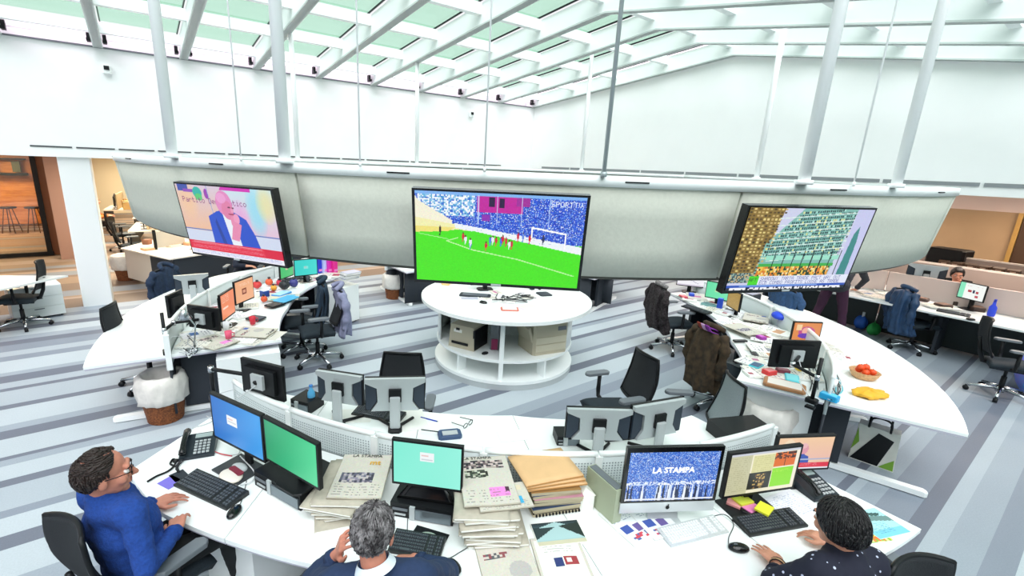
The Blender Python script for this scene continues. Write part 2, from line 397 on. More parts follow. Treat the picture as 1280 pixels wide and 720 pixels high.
# glazed roof: beams, purlins, panes
roof = bpy.data.objects.new('ceiling', None); COL.objects.link(roof); struct(roof)
glassg = glass_mat('green_skylight_glass', (.76, .925, .83), gloss=.05)
BX = [9.05-1.16*k for k in range(13)]
def roofline(y): return zb(y)+BD
def beam_mb(w, z0, z1, ya=10.42, yb=Y0):
    m = MB(); P = [(ya, zb(ya)), (4.85, zb(4.85)), (yb, zb(yb))]
    out = [(y, z+z0) for y, z in P]+[(y, z+z1) for y, z in P[::-1]]
    return m.prism(out, -w/2, w/2, Mx)
bm0 = beam_mb(.095, 0, BD); bf = beam_mb(.13, 0, .02); bt = beam_mb(.16, BD, BD+.03)
me_b = bm0.mesh('beam'); me_f = bf.mesh('flange'); me_g = beam_mb(.014, BD+.015, BD+.04).mesh('gasket')
for m_, k in ((me_b, steelw), (me_f, mat('beam_flange', 'c9d2cf', .4)), (me_g, black)): m_.materials.append(k)
brk = MB().box((0, 0, .0), (.05, .08, .13)).box((.0, -.06, -.04), (.06, .05, .04)).mesh('bracket'); brk.materials.append(black)
for i, x in enumerate(BX):
    b = bpy.data.objects.new('beam', me_b); COL.objects.link(b); b.parent = roof; b.location = (x, 0, 0)
    f = bpy.data.objects.new('flange', me_f); COL.objects.link(f); f.parent = b
    for s in (-.075, .075):
        g = bpy.data.objects.new('gasket', me_g); COL.objects.link(g); g.parent = b; g.location = (s, 0, 0)
    for s in (-.1, .1):
        k = bpy.data.objects.new('bracket', brk); COL.objects.link(k); k.parent = b; k.location = (s, 10.14, zb(10.12)+.12)
PY = [10.3, 9.95]+[9.95-1.25*k for k in range(1, 13)]
pm = MB().box((0, 0, 0), (1.16, .09, .13)).box((0, 0, -.075), (1.16, .10, .03)).mesh('purlin'); pm.materials.append(steelw)
gm = {}
for bi, x in enumerate(BX[:-1]):
    for j, y in enumerate(PY):
        if y < Y0+.2: break
        p = bpy.data.objects.new('purlin', pm); COL.objects.link(p); p.parent = roof; p.location = (x-.58, y, roofline(y)-.055)
        y2 = PY[j+1] if j+1 < len(PY) else Y0
        if j == 0: continue
        pts = [y, 4.85, y2] if y2 < 4.85 < y else [y, y2]
        key = j
        if key not in gm:
            m = MB()
            for a, b_ in zip(pts[:-1], pts[1:]):
                za, zc = roofline(a)+.035, roofline(b_)+.035
                m.add([(-.52, a, za), (.52, a, za), (.52, b_, zc), (-.52, b_, zc), (-.52, a, za+.02), (.52, a, za+.02), (.52, b_, zc+.02), (-.52, b_, zc+.02)],
                      [(0, 1, 2, 3), (4, 7, 6, 5), (0, 4, 5, 1), (2, 6, 7, 3), (1, 5, 6, 2), (0, 3, 7, 4)])
            gm[key] = m.mesh('pane'); gm[key].materials.append(glassg)
        g = bpy.data.objects.new('pane', gm[key]); COL.objects.link(g); g.parent = roof; g.location = (x-.58, 0, 0)

# column and the glazed room at the far left
struct(MB().box((-.775, 10.5, Z_SOF/2), (.41, .5, Z_SOF), bev=.01).obj('column', mat('white_column', 'eef0f0', .6)))
struct(MB().box((-1.52, 15.3, Z_SOF/2), (.36, .3, Z_SOF)).obj('wall_glazed_room_end', mat('pinkish_wall', 'b08a7c', .7)))
struct(MB().box((1.6, 18.3, Z_SOF/2), (.2, 9.0, Z_SOF)).obj('wall_corridor', mat('cream_wall2', 'f3ecd8', .8)))
win = bpy.data.objects.new('window_1', None); COL.objects.link(win); struct(win)
blk = mat('black_window_frame', '14110f', .5)
for x in (-5.8, -4.6, -3.4, -1.97): MB().box((x, 15.9, Z_SOF/2), (.1, .12, Z_SOF)).obj('frame', blk, win)
MB().box((-3.85, 15.9, .05), (3.9, .1, .1)).obj('frame', blk, win)
rg = glass_mat('clear_room_glass', (.9, .86, .78), gloss=.08)
for a, b in ((-5.75, -4.65), (-4.55, -3.45), (-3.35, -2.02)): MB().box(((a+b)/2, 15.9, 1.3), (b-a, .02, 2.4)).obj('pane', rg, win)
struct(MB().box((-4.2, 22.6, 1.3), (4.0, .2, 2.5)).obj('wall_timber', mat('orange_timber', 'd99a58', .5, color2='c07c3c', scale=3, stretch=(1, 1, 6))))
struct(MB().box((-1.82, 19.2, Z_SOF/2), (.2, 6.6, Z_SOF)).obj('wall_timber_side', mat('brown_timber', '8a5a3a', .5)))
# right hand back room: bulkhead, brown wall, door leaf
struct(MB().box((13.3, 2.2, 2.36), (.5, 11, .32)).obj('trim_3', mat('pink_bulkhead', 'e6cdc0', .7)))
struct(MB().box((16.5, 4.9, Z_SOF/2), (.2, 6.7, Z_SOF)).obj('wall_brown', mat('brown_panel_wall', 'b09474', .6, noise=.06, scale=2)))
d = bpy.data.objects.new('door_1', None); COL.objects.link(d); struct(d)
MB().box((16.3, 1.5, 1.2), (.12, .08, 2.4)).obj('frame', mat('brass_frame', 'b08a4a', .4), d)
MB().box((16.35, .9, 1.2), (.08, 1.1, 2.4)).obj('leaf', mat('dark_brown_door', '4a3322', .5), d)
struct(MB().box((16.6, -1.8, Z_SOF/2), (.2, 3.4, Z_SOF)).obj('wall_brown_near', mat('brown_panel_wall')))

# lamps of the low ceilings
def downlight(x, y, sx, sy, power, col, label):
    t = thing('ceiling_light', label, 'lamp', (x, y, Z_SOF), 0, 'recessed warm ceiling lights of the side aisles')
    MB().box((0, 0, -.012), (sx, sy, .02)).obj('diffuser', emit_mat('lamp_glow', 'fff0d8', 2.5), t)
    MB().box((0, 0, -.006), (sx+.08, sy+.08, .012)).obj('frame', steelw, t)
    l = light('lamp', 'AREA', (x, y, Z_SOF-.04), (0, 0, 0), power, col, sx, sy)
GL_ = 'flat warm recessed light panel in the low ceiling of an aisle'
for x, y in ((-3.8, 18.5), (-3.9, 21)): downlight(x, y, 1.2, .6, 60, (1, .72, .42), GL_)
for x, y in ((-.4, 13.5), (-.4, 17), (-.2, 20.5), (0, 24), (3.5, 12.5), (7.5, 12.5), (1.0, 11.6), (5.0, 11.6)): downlight(x, y, 1.2, .6, 34 if y < 13 else 62, (1, .86, .64), GL_)
for x, y in ((11.2, 1.0), (11.2, 4.5), (12.6, 7.5)): downlight(x, y, .6, 1.2, 34, (1, .82, .72), GL_)
for x, y in ((15.0, 1.0), (15.0, 4.2)): downlight(x, y, .6, 1.2, 34, (1, .80, .62), GL_)

# ================================================================== HANGING RING, POLES, SCREENS
RC = Vector((3.706, 4.461, 0)); RB, RT, ZB_, ZT_ = 3.75, 3.81, 2.19, 2.585
ring = thing('hanging_ring', 'large round ring of off-white curved panels hung below the glass roof', 'hanging ring', RC)
def pol(a, r, z): a = math.radians(a); return Vector((r*math.cos(a), r*math.sin(a), z))
for k in range(12):
    a0 = 215.3+30*k
    m = MB(); e = .12
    m.sheet(lambda u, v: pol(a0+e+(30-2*e)*u, RB+(RT-RB)*v, ZB_+(ZT_-ZB_)*v), 20, 3, th=.03)
    m.obj('panel', panelw, ring)
m = MB(); m.sheet(lambda u, v: pol(360*u, RT+.01, ZT_+.045*v), 120, 1, th=.16); m.obj('top_rail', steelw, ring)
m = MB(); m.sheet(lambda u, v: pol(360*u, RB-.02-.1*v, ZB_-.004), 120, 1, th=.012); m.obj('lower_rail', mat('dark_rail', '55544e', .6), ring)
for k in range(24):
    a = 205+15*k+3; q = pol(a, RT+.012, ZT_+.022); m = MB().box(q, (.006, .10, .006), rz=math.radians(a)); m.obj('rail_slot', black, ring)

def pole(px, py, far, r, name, label, m=steelw, R=3.83, ztop=None, cat='pole'):
    v = ray(px, py); v = v[:2]/np.hypot(*v[:2]); C2 = np.array(RC[:2]); b = v@C2; dsc = (b*b-(C2@C2-R*R))**.5
    q = v*(b+dsc if far else b-dsc); x, y = q
    xb = min(BX, key=lambda t: abs(t-x)); zt = roofline(y)-.02 if ztop is None else ztop
    t = thing(name, label, cat, (x, y, ZT_+.04))
    MB().cyl((0, 0, 0), (0, 0, zt-ZT_-.04), r, n=20).obj('shaft', m, t)
    MB().cyl((0, 0, 0), (0, 0, .02), r*1.5, n=20).obj('foot_plate', m, t)
    MB().box((0, 0, zt-ZT_-.05), (r*2.4+.02, r*2.4+.02, .04)).obj('head_plate', m, t)
    return t
PL = mat('white_pole', 'fbfdfd', .5)
pole(217, 207, 0, .026, 'support_pole', 'thick white pole above the left screen, leftmost of the thick poles', PL)
pole(356, 200, 0, .026, 'support_pole', 'thick white pole rising beside the right edge of the left screen', PL)
pole(1003, 235, 0, .024, 'support_pole', 'thick white pole above the right screen, left one of its pair', PL)
pole(1118, 240, 0, .022, 'support_pole', 'thick white pole at the right end of the ring, rightmost pole', PL)
pole(372, 195, 1, .036, 'support_pole', 'thinner far pole just right of the thick pole by the left screen', PL)
pole(521, 205, 1, .036, 'support_pole', 'far white pole above the top left corner of the centre screen', PL)
pole(727, 210, 1, .036, 'support_pole', 'far white pole above the top right corner of the centre screen', PL)
pole(945, 225, 1, .036, 'support_pole', 'far white pole above the top left corner of the right screen', PL)
pole(755, 215, 0, .0085, 'suspension_rod', 'thin grey rod right of the centre screen', mat('grey_rod', 'a9b2b4', .35, metal=.3))
pole(301, 195, 0, .0035, 'suspension_cable', 'hair thin cable above the left screen', PL, cat='cable')
pole(450, 200, 0, .0035, 'suspension_cable', 'hair thin cable above the panel between left and centre screens', PL, cat='cable')
pole(606, 205, 0, .0035, 'suspension_cable', 'hair thin cable above the centre screen', PL, cat='cable')
pole(1066, 235, 0, .004, 'suspension_cable', 'hair thin cable between the two thick poles of the right screen', PL, cat='cable')

def tv(pa, pb, art, label, extra=None):
    R = 3.93
    def hit(p):
        v = ray(*p); v = v[:2]/np.hypot(*v[:2]); C2 = np.array(RC[:2]); b = v@C2; return v*(b-(b*b-(C2@C2-R*R))**.5)
    a, b = hit(pa), hit(pb); d = b-a; w = np.hypot(*d); h = w*.575; mid = (a+b)/2; rz = math.atan2(d[1], d[0])
    t = thing('wall_screen', label, 'television', (mid[0], mid[1], 2.165), rz)
    t.rotation_euler = (math.radians(9), 0, rz)
    MB().box((0, .02, h/2), (w, .035, h), bev=0).obj('bezel', blackg, t)
    s = picture('screen', art, w*.965, h*.945, SCREEN, t); s.location = (0, -.0005, h*.035)
    MB().box((0, .05, h/2), (w*.6, .04, h*.6)).obj('back_box', black, t)
    MB().box((0, .09, h*.7), (w*.3, .08, .08)).obj('wall_mount', greyp, t)
    MB().box((0, .0, .008), (w*.06, .004, .008)).obj('maker_badge', lgrey, t)
    return t, w, h

# left screen: talk-show guest in front of a party backdrop
A = Art(330, 186, 'e9c9c4'); A.grad(0, 0, .5, .78, 'd7c7d8', 'f0b98c'); A.grad(.5, 0, 1, .78, 'c9e4ec', 'e7b6cf')
for cx, cy, rx, ry, c in ((.1, .2, .12, .3, 'f0c49a'), (.82, .3, .1, .35, '8fdcf0'), (.65, .45, .1, .3, 'e6a3d8'), (.93, .2, .1, .25, 'e8e0a0')):
    for k in range(6): A.ell(cx, cy, rx*(1-k*.12), ry*(1-k*.12), c, .22)
A.rect(.02, .0, .14, .09, '3a4fa8'); A.rect(.08, .06, .2, .1, '8e4ab8'); A.ell(.235, .1, .05, .08, '2fb5a8'); A.ell(.24, .16, .04, .05, '58c878'); A.ell(.33, .11, .022, .07, '9a3fb0')
A.poly([(.50, 0), (.8, 0), (.8, .045), (.48, .045)], 'd02bb4')
A.rect(0, .62, 1, .635, '5a7fc0'); A.rect(0, .64, 1, .80, 'cfd8ec'); A.line(.345, 0, .365, .45, .006, '7fa0d8')
A.text('Partito Democratico', .05, .17, '8a2f7a', 2, 2)
A.poly([(.30, .86), (.30, .42), (.40, .34), (.50, .30), (.60, .34), (.70, .42), (.76, .62), (.80, .86)], '1f4fc8'); A.poly([(.46, .36), (.56, .36), (.60, .8), (.50, .8)], 'e8eef6')
A.poly([(.36, .5), (.38, .44), (.44, .8), (.40, .8)], '183c9c')
A.ell(.50, .22, .085, .17, 'e08ac0'); A.ell(.525, .31, .06, .13, 'dd7fa8'); A.ell(.48, .15, .05, .07, 'eba6d6', .8); A.ell(.545, .27, .015, .012, '6b2c50'); A.ell(.585, .275, .012, .012, '6b2c50')
A.line(.53, .36, .585, .365, .008, '9a3050'); A.ell(.57, .31, .012, .03, 'ea9cc0')
A.ell(.575, .47, .04, .09, 'e48ab0'); A.ell(.60, .42, .03, .07, 'ec9cc0'); A.poly([(.5, .72), (.56, .45), (.64, .5), (.58, .74)], 'e48ab0')
A.rect(0, .80, 1, .93, 'e0183c'); A.rect(.05, .815, .80, .825, 'f6b9c4'); A.lines(.03, .83, .82, .85, 'ffd0d8', 2, .55); A.lines(.03, .87, .82, .91, 'ffd0d8', 2, .5)
A.rect(0, .93, 1, 1, 'f0f0fa'); A.lines(.02, .94, .98, .99, '4050c0', 2, .5); A.rect(.82, .80, 1, .93, 'd8103a'); A.jit(.015)
tv((238, 297), (358, 318), A, 'left hanging screen showing a bald man in a blue suit')
# centre screen: football match
A = Art(230, 130, '4adf10'); A.grad(0, .3, 1, 1, '46d414', '4cf000')
A.noise(0, 0, 1, .52, ['1c3fc4', '2b55dc', '3f7be8', '8fb6f2', 'e8eefc', '143090'], [.3, .25, .18, .1, .07, .10])
A.noise(.02, .02, .36, .26, ['8fc4ec', 'e6f0fa', '2f6ad0', 'ffffff', '60b0d8'], block=2)
A.rect(0, 0, 1, .03, '7fb4f0'); A.rect(.37, .03, .64, .2, 'c01e9c'); A.rect(.60, .03, .68, .12, 'a02a9a'); A.rect(.44, .04, .475, .14, '280a40'); A.rect(.50, .05, .53, .15, '280a40'); A.rect(.40, .22, .45, .29, '8a2ab0')
A.poly([(0, .05), (.02, .1), (.22, .3), (.22, .5), (0, .5)], 'f4f0d8'); A.poly([(0, .28), (.3, .36), (.55, .42), (.55, .46), (.22, .44), (0, .46)], 'f2eeb0')
A.poly([(0, .44), (.26, .40), (.4, .42), (1, .60), (1, 1), (0, 1)], '4ae010'); A.poly([(0, .38), (.24, .38), (.2, .42), (0, .45)], 'efe07a')
A.poly([(.24, .33), (1, .53), (1, .62), (.24, .38)], 'eef4f8'); A.lines(.26, .36, .99, .55, '3060d0', 5, .10)
A.poly([(0, .445), (.36, .41), (1, .615), (1, 1), (0, 1)], '48e40c')
for x in (.375, .485, .63, .79): A.rect(x, .02, x+.006, .33, 'cfe0fa', .8)
A.line(.19, .53, .35, .62, .006, 'bdf4a0'); A.line(.35, .62, .62, .70, .006, 'bdf4a0'); A.line(.62, .70, .97, .86, .006, 'bdf4a0'); A.line(.19, .53, .26, .49, .005, 'bdf4a0'); A.line(.02, .46, .2, .51, .004, 'a8f090')
for a, b in (((.70, .34), (.70, .48)), ((.70, .34), (.90, .395)), ((.90, .395), (.90, .55))): A.line(*a, *b, .009, 'ffffff')
for x, y, c in ((.29, .47, 'd01838'), (.305, .5, 'e8ecf4'), (.335, .55, '4a7ae0'), (.335, .53, 'e8ecf4'), (.43, .56, 'd01838'), (.455, .5, '5080e0'), (.47, .49, 'e8ecf4'), (.49, .5, 'd01838'), (.52, .5, '3f6ae0'), (.53, .48, 'd01838'), (.55, .5, 'd01838'), (.57, .53, 'e8ecf4'), (.585, .53, 'd01838'), (.62, .44, 'd01838'), (.65, .44, '7090e0'), (.69, .46, 'd01838'), (.77, .46, '202a60'), (.15, .41, '302a20')):
    A.ell(x, y, .008, .035, c); A.ell(x, y-.035, .004, .012, '5a3020'); A.line(x, y+.03, x-.003, y+.06, .005, c)
A.text('SPORTTV', .80, .055, 'e8f0ff', 1); A.jit(.02)
tv((518, 330), (726, 345), A, 'centre hanging screen showing a football match on green pitch')
# right screen: city towers with a news strip
A = Art(280, 160, 'c9cbe4'); A.poly([(0, 0), (.30, 0), (.02, 1), (0, 1)], '9a7f3a')
A.a[:] = A.c('cdd0ea')
A.poly([(0, 0), (.27, 0), (.20, .9), (0, .9)], '8a6f30'); A.poly([(.20, .42), (.42, .0), (.86, 0), (.80, .85), (.18, .85)], '7fb8ae')
for j in range(26):
    y = j/26
    for i in range(34):
        x = i/34; cc = random.choice(['c9b070', 'e8d48a', '3a2c18', '5a4520'])
        if x < .27-.07*y and y < .85: A.rect(x+.004, y+.006, x+.022, y+.026, cc)
for j in range(18):
    for i in range(40):
        x = .2+i*.0165; y = j*.037+.03-(x-.5)*.12
        if x > .42-.45*y and x < .86-.05*y and y < .60 and y > 0: A.rect(x, y, x+.0105, y+.024, random.choice(['14403e', '0e3a3c', 'e8e08a', '0c1c24', '0c2c34', 'b8e4da', '1c4a54', '0a1820']))
for j in range(7): y = j*.085+.08; A.line(.25, y+.04, .86, y-.04, .005, 'dff0ea')
for i in range(8): x = .24+i*.078; A.rect(x, .56, x+.062, .62, '9ce0c8'); A.rect(x+.064, .5, x+.072, .82, '123028')
A.rect(.2, .66, .82, .70, '3fae4a'); A.noise(.2, .70, .8, .85, ['e8a02a', 'f0c850', '2a5a30', '103a28', 'd87a20', 'f4e0a0'], block=4)
for i in range(8): x = .24+i*.078; A.rect(x+.064, .62, x+.072, .85, '0c2420')
A.rect(.86, 0, 1, .85, 'c6c8ec'); A.poly([(.88, .85), (.90, .3), (.93, .2), (.95, .4), (.96, .85)], '3f8a88'); A.noise(0, .78, .2, .9, ['3a5a60', 'c9b080', '204048', '8fa8a0'], block=3)
A.rect(.16, .82, 1, .93, 'e4e8f8'); A.rect(.16, .82, .24, .93, '49d820'); A.text('AFT', .165, .845, '103010', 1)
A.text('SHADOWY TARTA TRADE PACT WAY OUT', .255, .835, '5058a0', 1, 1); A.text('ECB COMBO PROFITS LOOSE AS TRADE', .255, .885, '5058a0', 1, 1)
A.rect(0, .93, 1, .962, '2450b8'); A.rect(.1, .937, .75, .952, '88b0f0'); A.rect(0, .962, 1, 1, '101828'); A.noise(.03, .966, .97, .995, ['f4f4f8', 'f4f4f8', '101828'], block=3); A.jit(.015)
tv((906, 345), (1060, 340), A, 'right hanging screen showing office towers and a news strip')
# ================================================================== DESK ISLANDS
IC = Vector((3.9, 4.7, 0)); DR0 = 3.6
def tops(P):
    r = []
    for x, y in P: r.append((math.degrees(math.atan2(y-IC.y, x-IC.x)) % 360, math.hypot(x-IC.x, y-IC.y)))
    if max(a for a, _ in r)-min(a for a, _ in r) > 180: r = [(a-360 if a > 180 else a, q) for a, q in r]
    r.sort(); return np.array(r)
def ipol(a, r, z=0): a = math.radians(a); return Vector((IC.x+r*math.cos(a), IC.y+r*math.sin(a), z))
deskm = mat('desk_white', 'f3f7f6', .3, coat=.2)
perf = mat('perforated_panel', 'cfd8d8', .5); hole = mat('panel_holes', '9aa5a8', .8)
edgem = mat('desk_edge', 'b9b7c6', .5)
def island(name, label, outer, inner, ends_in, ends_out, nseg=4, perforate=False, legs=True, DR=3.6):
    O, I = tops(outer), tops(inner)
    sm = lambda T: (lambda a: float(np.interp(a, T[:, 0], T[:, 1])))
    ro, ri = sm(O), sm(I)
    t = thing(name, label, 'desk', ipol((ends_in[0]+ends_in[1])/2, DR))
    inv = Matrix.Translation(-t.location)
    def ang(k, r, rmin, rmax, u):
        f = (r-rmin)/(rmax-rmin)
        return (ends_in[0]+(ends_out[0]-ends_in[0])*f)*(1-u)+(ends_in[1]+(ends_out[1]-ends_in[1])*f)*u
    N = 14
    for row in ('inner', 'outer'):
        for s in range(nseg):
            pts_a, pts_b = [], []
            for k in range(N+1):
                u = (s+k/N)/nseg
                if k == 0 and s: u += .0006
                if k == N and s < nseg-1: u -= .0006
                if row == 'inner':
                    a1 = ang(0, 2.85, 2.85, 4.3, u); a2 = ang(0, DR-.02, 2.85, 4.3, u); r1, r2 = ri(a1), DR-.022
                else:
                    a1 = ang(0, DR+.02, 2.85, 4.3, u); a2 = ang(0, 4.3, 2.85, 4.3, u); r1, r2 = DR+.022, ro(a2)
                pts_a.append(ipol(a1, r1)[:2]); pts_b.append(ipol(a2, r2)[:2])
            out = list(pts_a)[::-1]+list(pts_b)
            ar = sum(out[i][0]*out[(i+1) % len(out)][1]-out[(i+1) % len(out)][0]*out[i][1] for i in range(len(out)))
            if ar < 0: out = out[::-1]
            MB().prism(out, .716, .742, inv).obj('worktop', deskm, t)
            MB().prism([(Vector(p)*.9985+Vector(IC[:2])*.0015)[:] for p in out], .7, .716, inv).obj('edge_band', edgem, t)
    # divider between the rows, in straight-jointed segments
    a0, a1 = ends_in[0]*.4+ends_out[0]*.6, ends_in[1]*.4+ends_out[1]*.6
    ns = max(3, int(abs(a1-a0)/11))
    for s in range(ns):
        u0 = a0+(a1-a0)*s/ns+.12; u1 = a0+(a1-a0)*(s+1)/ns-.12
        m = MB(); m.sheet(lambda u, v: ipol(u0+(u1-u0)*u, DR+.012, .60+.355*v), 10, 1, th=.024, M=inv); dv = m.obj('divider_panel', perf, t)
        m = MB(); m.tube([ipol(u0+(u1-u0)*k/10, DR, .958) for k in range(11)], .02, 8); o = m.obj('rounded_cap', deskm, dv); o.data.transform(inv)
        if perforate:
            m = MB(); da = math.degrees(.019/DR); n = int((u1-u0)/da)-2
            for i in range(n):
                for j in range(9):
                    a = u0+da*(i+1.5); z = .752+j*.0185+(0); c = ipol(a, DR+.0135, z); tn = ipol(a+90, 1)-IC; q = .0046
                    m.add([c-tn*q-Vector((0, 0, q)), c+tn*q-Vector((0, 0, q)), c+tn*q+Vector((0, 0, q)), c-tn*q+Vector((0, 0, q))], [(0, 1, 2, 3)], M=inv)
            h = m.obj('perforation', hole, dv); h['kind'] = 'stuff'
        m = MB(); m.box(ipol(u1+.12, DR, .77), (.05, .045, .36), rz=math.radians(u1), M=inv); m.obj('divider_post', deskm, t)
        m = MB(); m.sheet(lambda u, v: ipol(u0+(u1-u0)*u, DR+.01, .1+.5*v), 6, 1, th=.02, M=inv); m.obj('modesty_panel', dark, t)
    if legs:
        for e, sg in ((0, 1), (1, -1)):
            a = ends_in[e]*.35+ends_out[e]*.65+3.6*sg; rz = math.radians(a)
            MB().box(ipol(a, 3.56, .39), (.46, .05, .64), rz=rz, M=inv).obj('end_leg', dark, t)
            MB().box(ipol(a, 3.68, .035), (1.5, .07, .05), rz=rz, M=inv, bev=.02).obj('foot_bar', deskm, t)
        for u in (.35, .65):
            a = (ends_in[0]+(ends_in[1]-ends_in[0])*u); rz = math.radians(a)
            MB().box(ipol(a, 3.64, .39), (.62, .05, .64), rz=rz, M=inv).obj('end_leg', dark, t)
            MB().box(ipol(a, 3.64, .035), (1.3, .07, .05), rz=rz, M=inv, bev=.02).obj('foot_bar', deskm, t)
    return t
island('curved_desk', 'near double curved white desk with perforated divider, three people seated at it',
       [(-.24, 3.24), (-.1, 2.74), (.22, 2.26), (.51, 1.91), (1.05, 1.36), (1.6, .98), (2.3, .55), (2.97, .37), (3.42, .30)],
       [(.54, 4.17), (1.03, 3.54), (1.58, 3.0), (2.22, 2.51), (2.6, 2.2), (3.33, 1.76)], (188.5, 262), (199.4, 263.8), 5, True, DR=3.58)
island('curved_desk', 'left double curved white desk, its pointed outer half bare, under the left screen',
       [(-.58, 5.21), (-.56, 5.6), (-.46, 6.22), (-.18, 7.06), (.25, 7.8), (.9, 8.48), (1.84, 8.85)],
       [(2.3, 7.42), (1.44, 6.19), (1.2, 5.6), (1.09, 5.06)], (112, 172.6), (114, 173.4), 4, DR=3.86)
island('curved_desk', 'right double curved white desk with a fruit bowl on its bare outer half',
       [(5.14, .37), (5.5, .46), (6.03, .67), (7.15, 1.45), (8.03, 2.65), (8.5, 4.0)],
       [(4.51, 1.88), (5.1, 2.1), (5.57, 2.45), (6.75, 3.74), (7.0, 4.2)], (282.5, 350), (286, 348), 4)
island('curved_desk', 'far curved white desk with dark front behind the round table',
       [(8.6, 5.6), (8.0, 7.5), (6.9, 8.7), (5.4, 9.3), (3.9, 9.3)], [(6.65, 5.45), (6.3, 6.6), (5.5, 7.2), (4.6, 7.5), (3.72, 7.4)], (16, 92), (14, 91), 4)
# dark inward fronts of the far desk
m_ = bpy.data.objects['curved_desk.003']
inv = Matrix.Translation(-m_.location)
for a0_, a1_ in ((18, 33), (75, 90)):
    m = MB(); m.sheet(lambda u, v: ipol(a0_+(a1_-a0_)*u, 2.98, .06+.64*v), 8, 1, th=.02, M=inv); m.obj('front_panel', dark, m_)
# drawer pedestals
def pedestal(loc, rz, label, w=.42, d=.58, h=.62, m=None, cat='cabinet'):
    t = thing('drawer_pedestal', label, cat, loc, rz)
    MB().box((0, 0, h/2+.03), (w, d, h)).obj('body', m or deskm, t)
    for k in range(3):
        z = .03+h*(k+.5)/3
        dr = MB().box((0, -d/2-.009, z), (w-.02, .018, h/3-.012)).obj('drawer', m or deskm, t)
        MB().box((0, -d/2-.022, z+h/6-.03), (.12, .012, .012)).obj('handle', greyp, dr)
    for sx in (-1, 1):
        for sy in (-1, 1): MB().cyl((sx*(w/2-.05), sy*(d/2-.05), 0), (sx*(w/2-.05), sy*(d/2-.05), .03), .015, n=8).obj('caster', black, t)
    return t
pedestal(ipol(171, 3.15), math.radians(171+90), 'white drawer pedestal under the end of the left desk')
pedestal(ipol(290.5, 3.22), math.radians(290.5-90), 'white drawer pedestal under the end of the right desk')
pedestal(ipol(209, 3.95), math.radians(209-90), 'white drawer pedestal under the near desk beside the man in blue')
pedestal(ipol(116, 3.1), math.radians(116+90), 'white drawer pedestal under the far end of the left desk')
pedestal(on(48, 394, 0), math.radians(15), 'white low pedestal under the far left desk by the column', w=.62, d=.5, h=.5)

# ------------------------------------------------------------------ the round table
TC = Vector((3.95, 4.75, 0))
t = thing('round_table', 'round white table with open shelves holding printers, in the middle of the room', 'table', TC)
def disk(r, z0, z1, n=72): return MB().lathe([(r, z0), (r, z1)], n, smooth=False)
disk(1.15, .905, .95).obj('tabletop', deskm, t)
disk(.95, .0, .075).obj('plinth', lgrey, t); disk(.955, .075, .115).obj('base_shelf', deskm, t)
disk(.93, .345, .38).obj('shelf', deskm, t)
va = math.degrees(math.atan2(-TC.y, -TC.x))
def tpol(a, r, z): a = math.radians(a); return Vector((r*math.cos(a), r*math.sin(a), z))
MB().box(tpol(va-1, .90, .51), (.06, .05, .79), rz=math.radians(va)).obj('post', deskm, t)
MB().box((0, 0, .51), (1.78, .03, .79), rz=math.radians(va)).obj('partition', deskm, t)
MB().box((0, 0, .51), (.03, 1.5, .79), rz=math.radians(va)).obj('partition', deskm, t)
for da in (-38, 36): MB().box(tpol(va+da, .84, .23), (.14, .025, .23), rz=math.radians(va+da)).obj('divider', deskm, t)
for da0, da1 in ((-100, -68), (62, 95), (100, 260)):
    m = MB(); m.sheet(lambda u, v: tpol(va+da0+(da1-da0)*u, .92, .38+.525*v), 12, 1, th=.02); m.obj('curved_side', deskm, t)
# machines on the shelves
def rotz_at(a): return math.radians(a+90)
def oriented(loc_local, a): return TC+loc_local
def printer(loc, rz, label, big):
    t = thing('printer', label, 'printer', loc, rz)
    if big:
        MB().box((0, 0, .2), (.5, .42, .4), bev=.03).obj('body', beige, t)
        MB().box((-.27, .0, .26), (.04, .36, .2), ry=-.35, bev=.01).obj('side_tray', beige, t)
        for k in range(2): MB().box((.0, -.212, .09+.1*k), (.44, .012, .085)).obj('paper_drawer', mat('beige_light', 'c9c2ac', .5), t)
        MB().box((.05, -.05, .41), (.3, .28, .02), bev=.01).obj('output_tray', mat('dark_beige', '7d7768', .6), t)
        MB().box((.15, -.213, .33), (.12, .01, .05)).obj('control_panel', greyp, t)
    else:
        MB().box((0, 0, .15), (.38, .36, .3), taper=.9).obj('body', beige, t)
        MB().box((.18, .0, .14), (.03, .34, .26)).obj('side_panel', black, t)
        MB().box((-.02, -.175, .07), (.24, .03, .03)).obj('paper_slot', black, t)
        MB().box((-.06, -.16, .24), (.12, .012, .07), rx=-.15).obj('label_sheet', paper, t)
        MB().box((-.06, -.168, .25), (.05, .01, .03), rx=-.15).obj('label_mark', black, t)
    return t
f_ = tpol(va, 1, 0); s_ = tpol(va+90, 1, 0)     # towards the camera; to the image right
p0 = TC+f_*.46-s_*.46+Vector((0, 0, .38)); printer(p0, math.radians(va+90-25), 'small beige printer with black side on the left shelf of the round table', False)
p0 = TC+f_*.42+s_*.50+Vector((0, 0, .38)); printer(p0, math.radians(va+90+28), 'large beige laser printer with side tray on the right shelf of the round table', True)
t = thing('water_cooler_box', 'grey upright device beside the small printer on the table shelf', 'device', TC+f_*.5-s_*.11+Vector((0, 0, .38)), math.radians(va+90))
MB().box((0, 0, .2), (.12, .2, .4), bev=.02).obj('body', greyp, t); MB().box((0, -.105, .08), (.08, .02, .14)).obj('magenta_front', mat('magenta_plastic', '8a1e50', .4), t)
t = thing('mouse_device', 'black mouse lying on the shelf of the round table', 'mouse', TC+f_*.75-s_*.22+Vector((0, 0, .38)), 0)
MB().ball((0, 0, .012), (.05, .03, .02)).obj('shell', black, t)

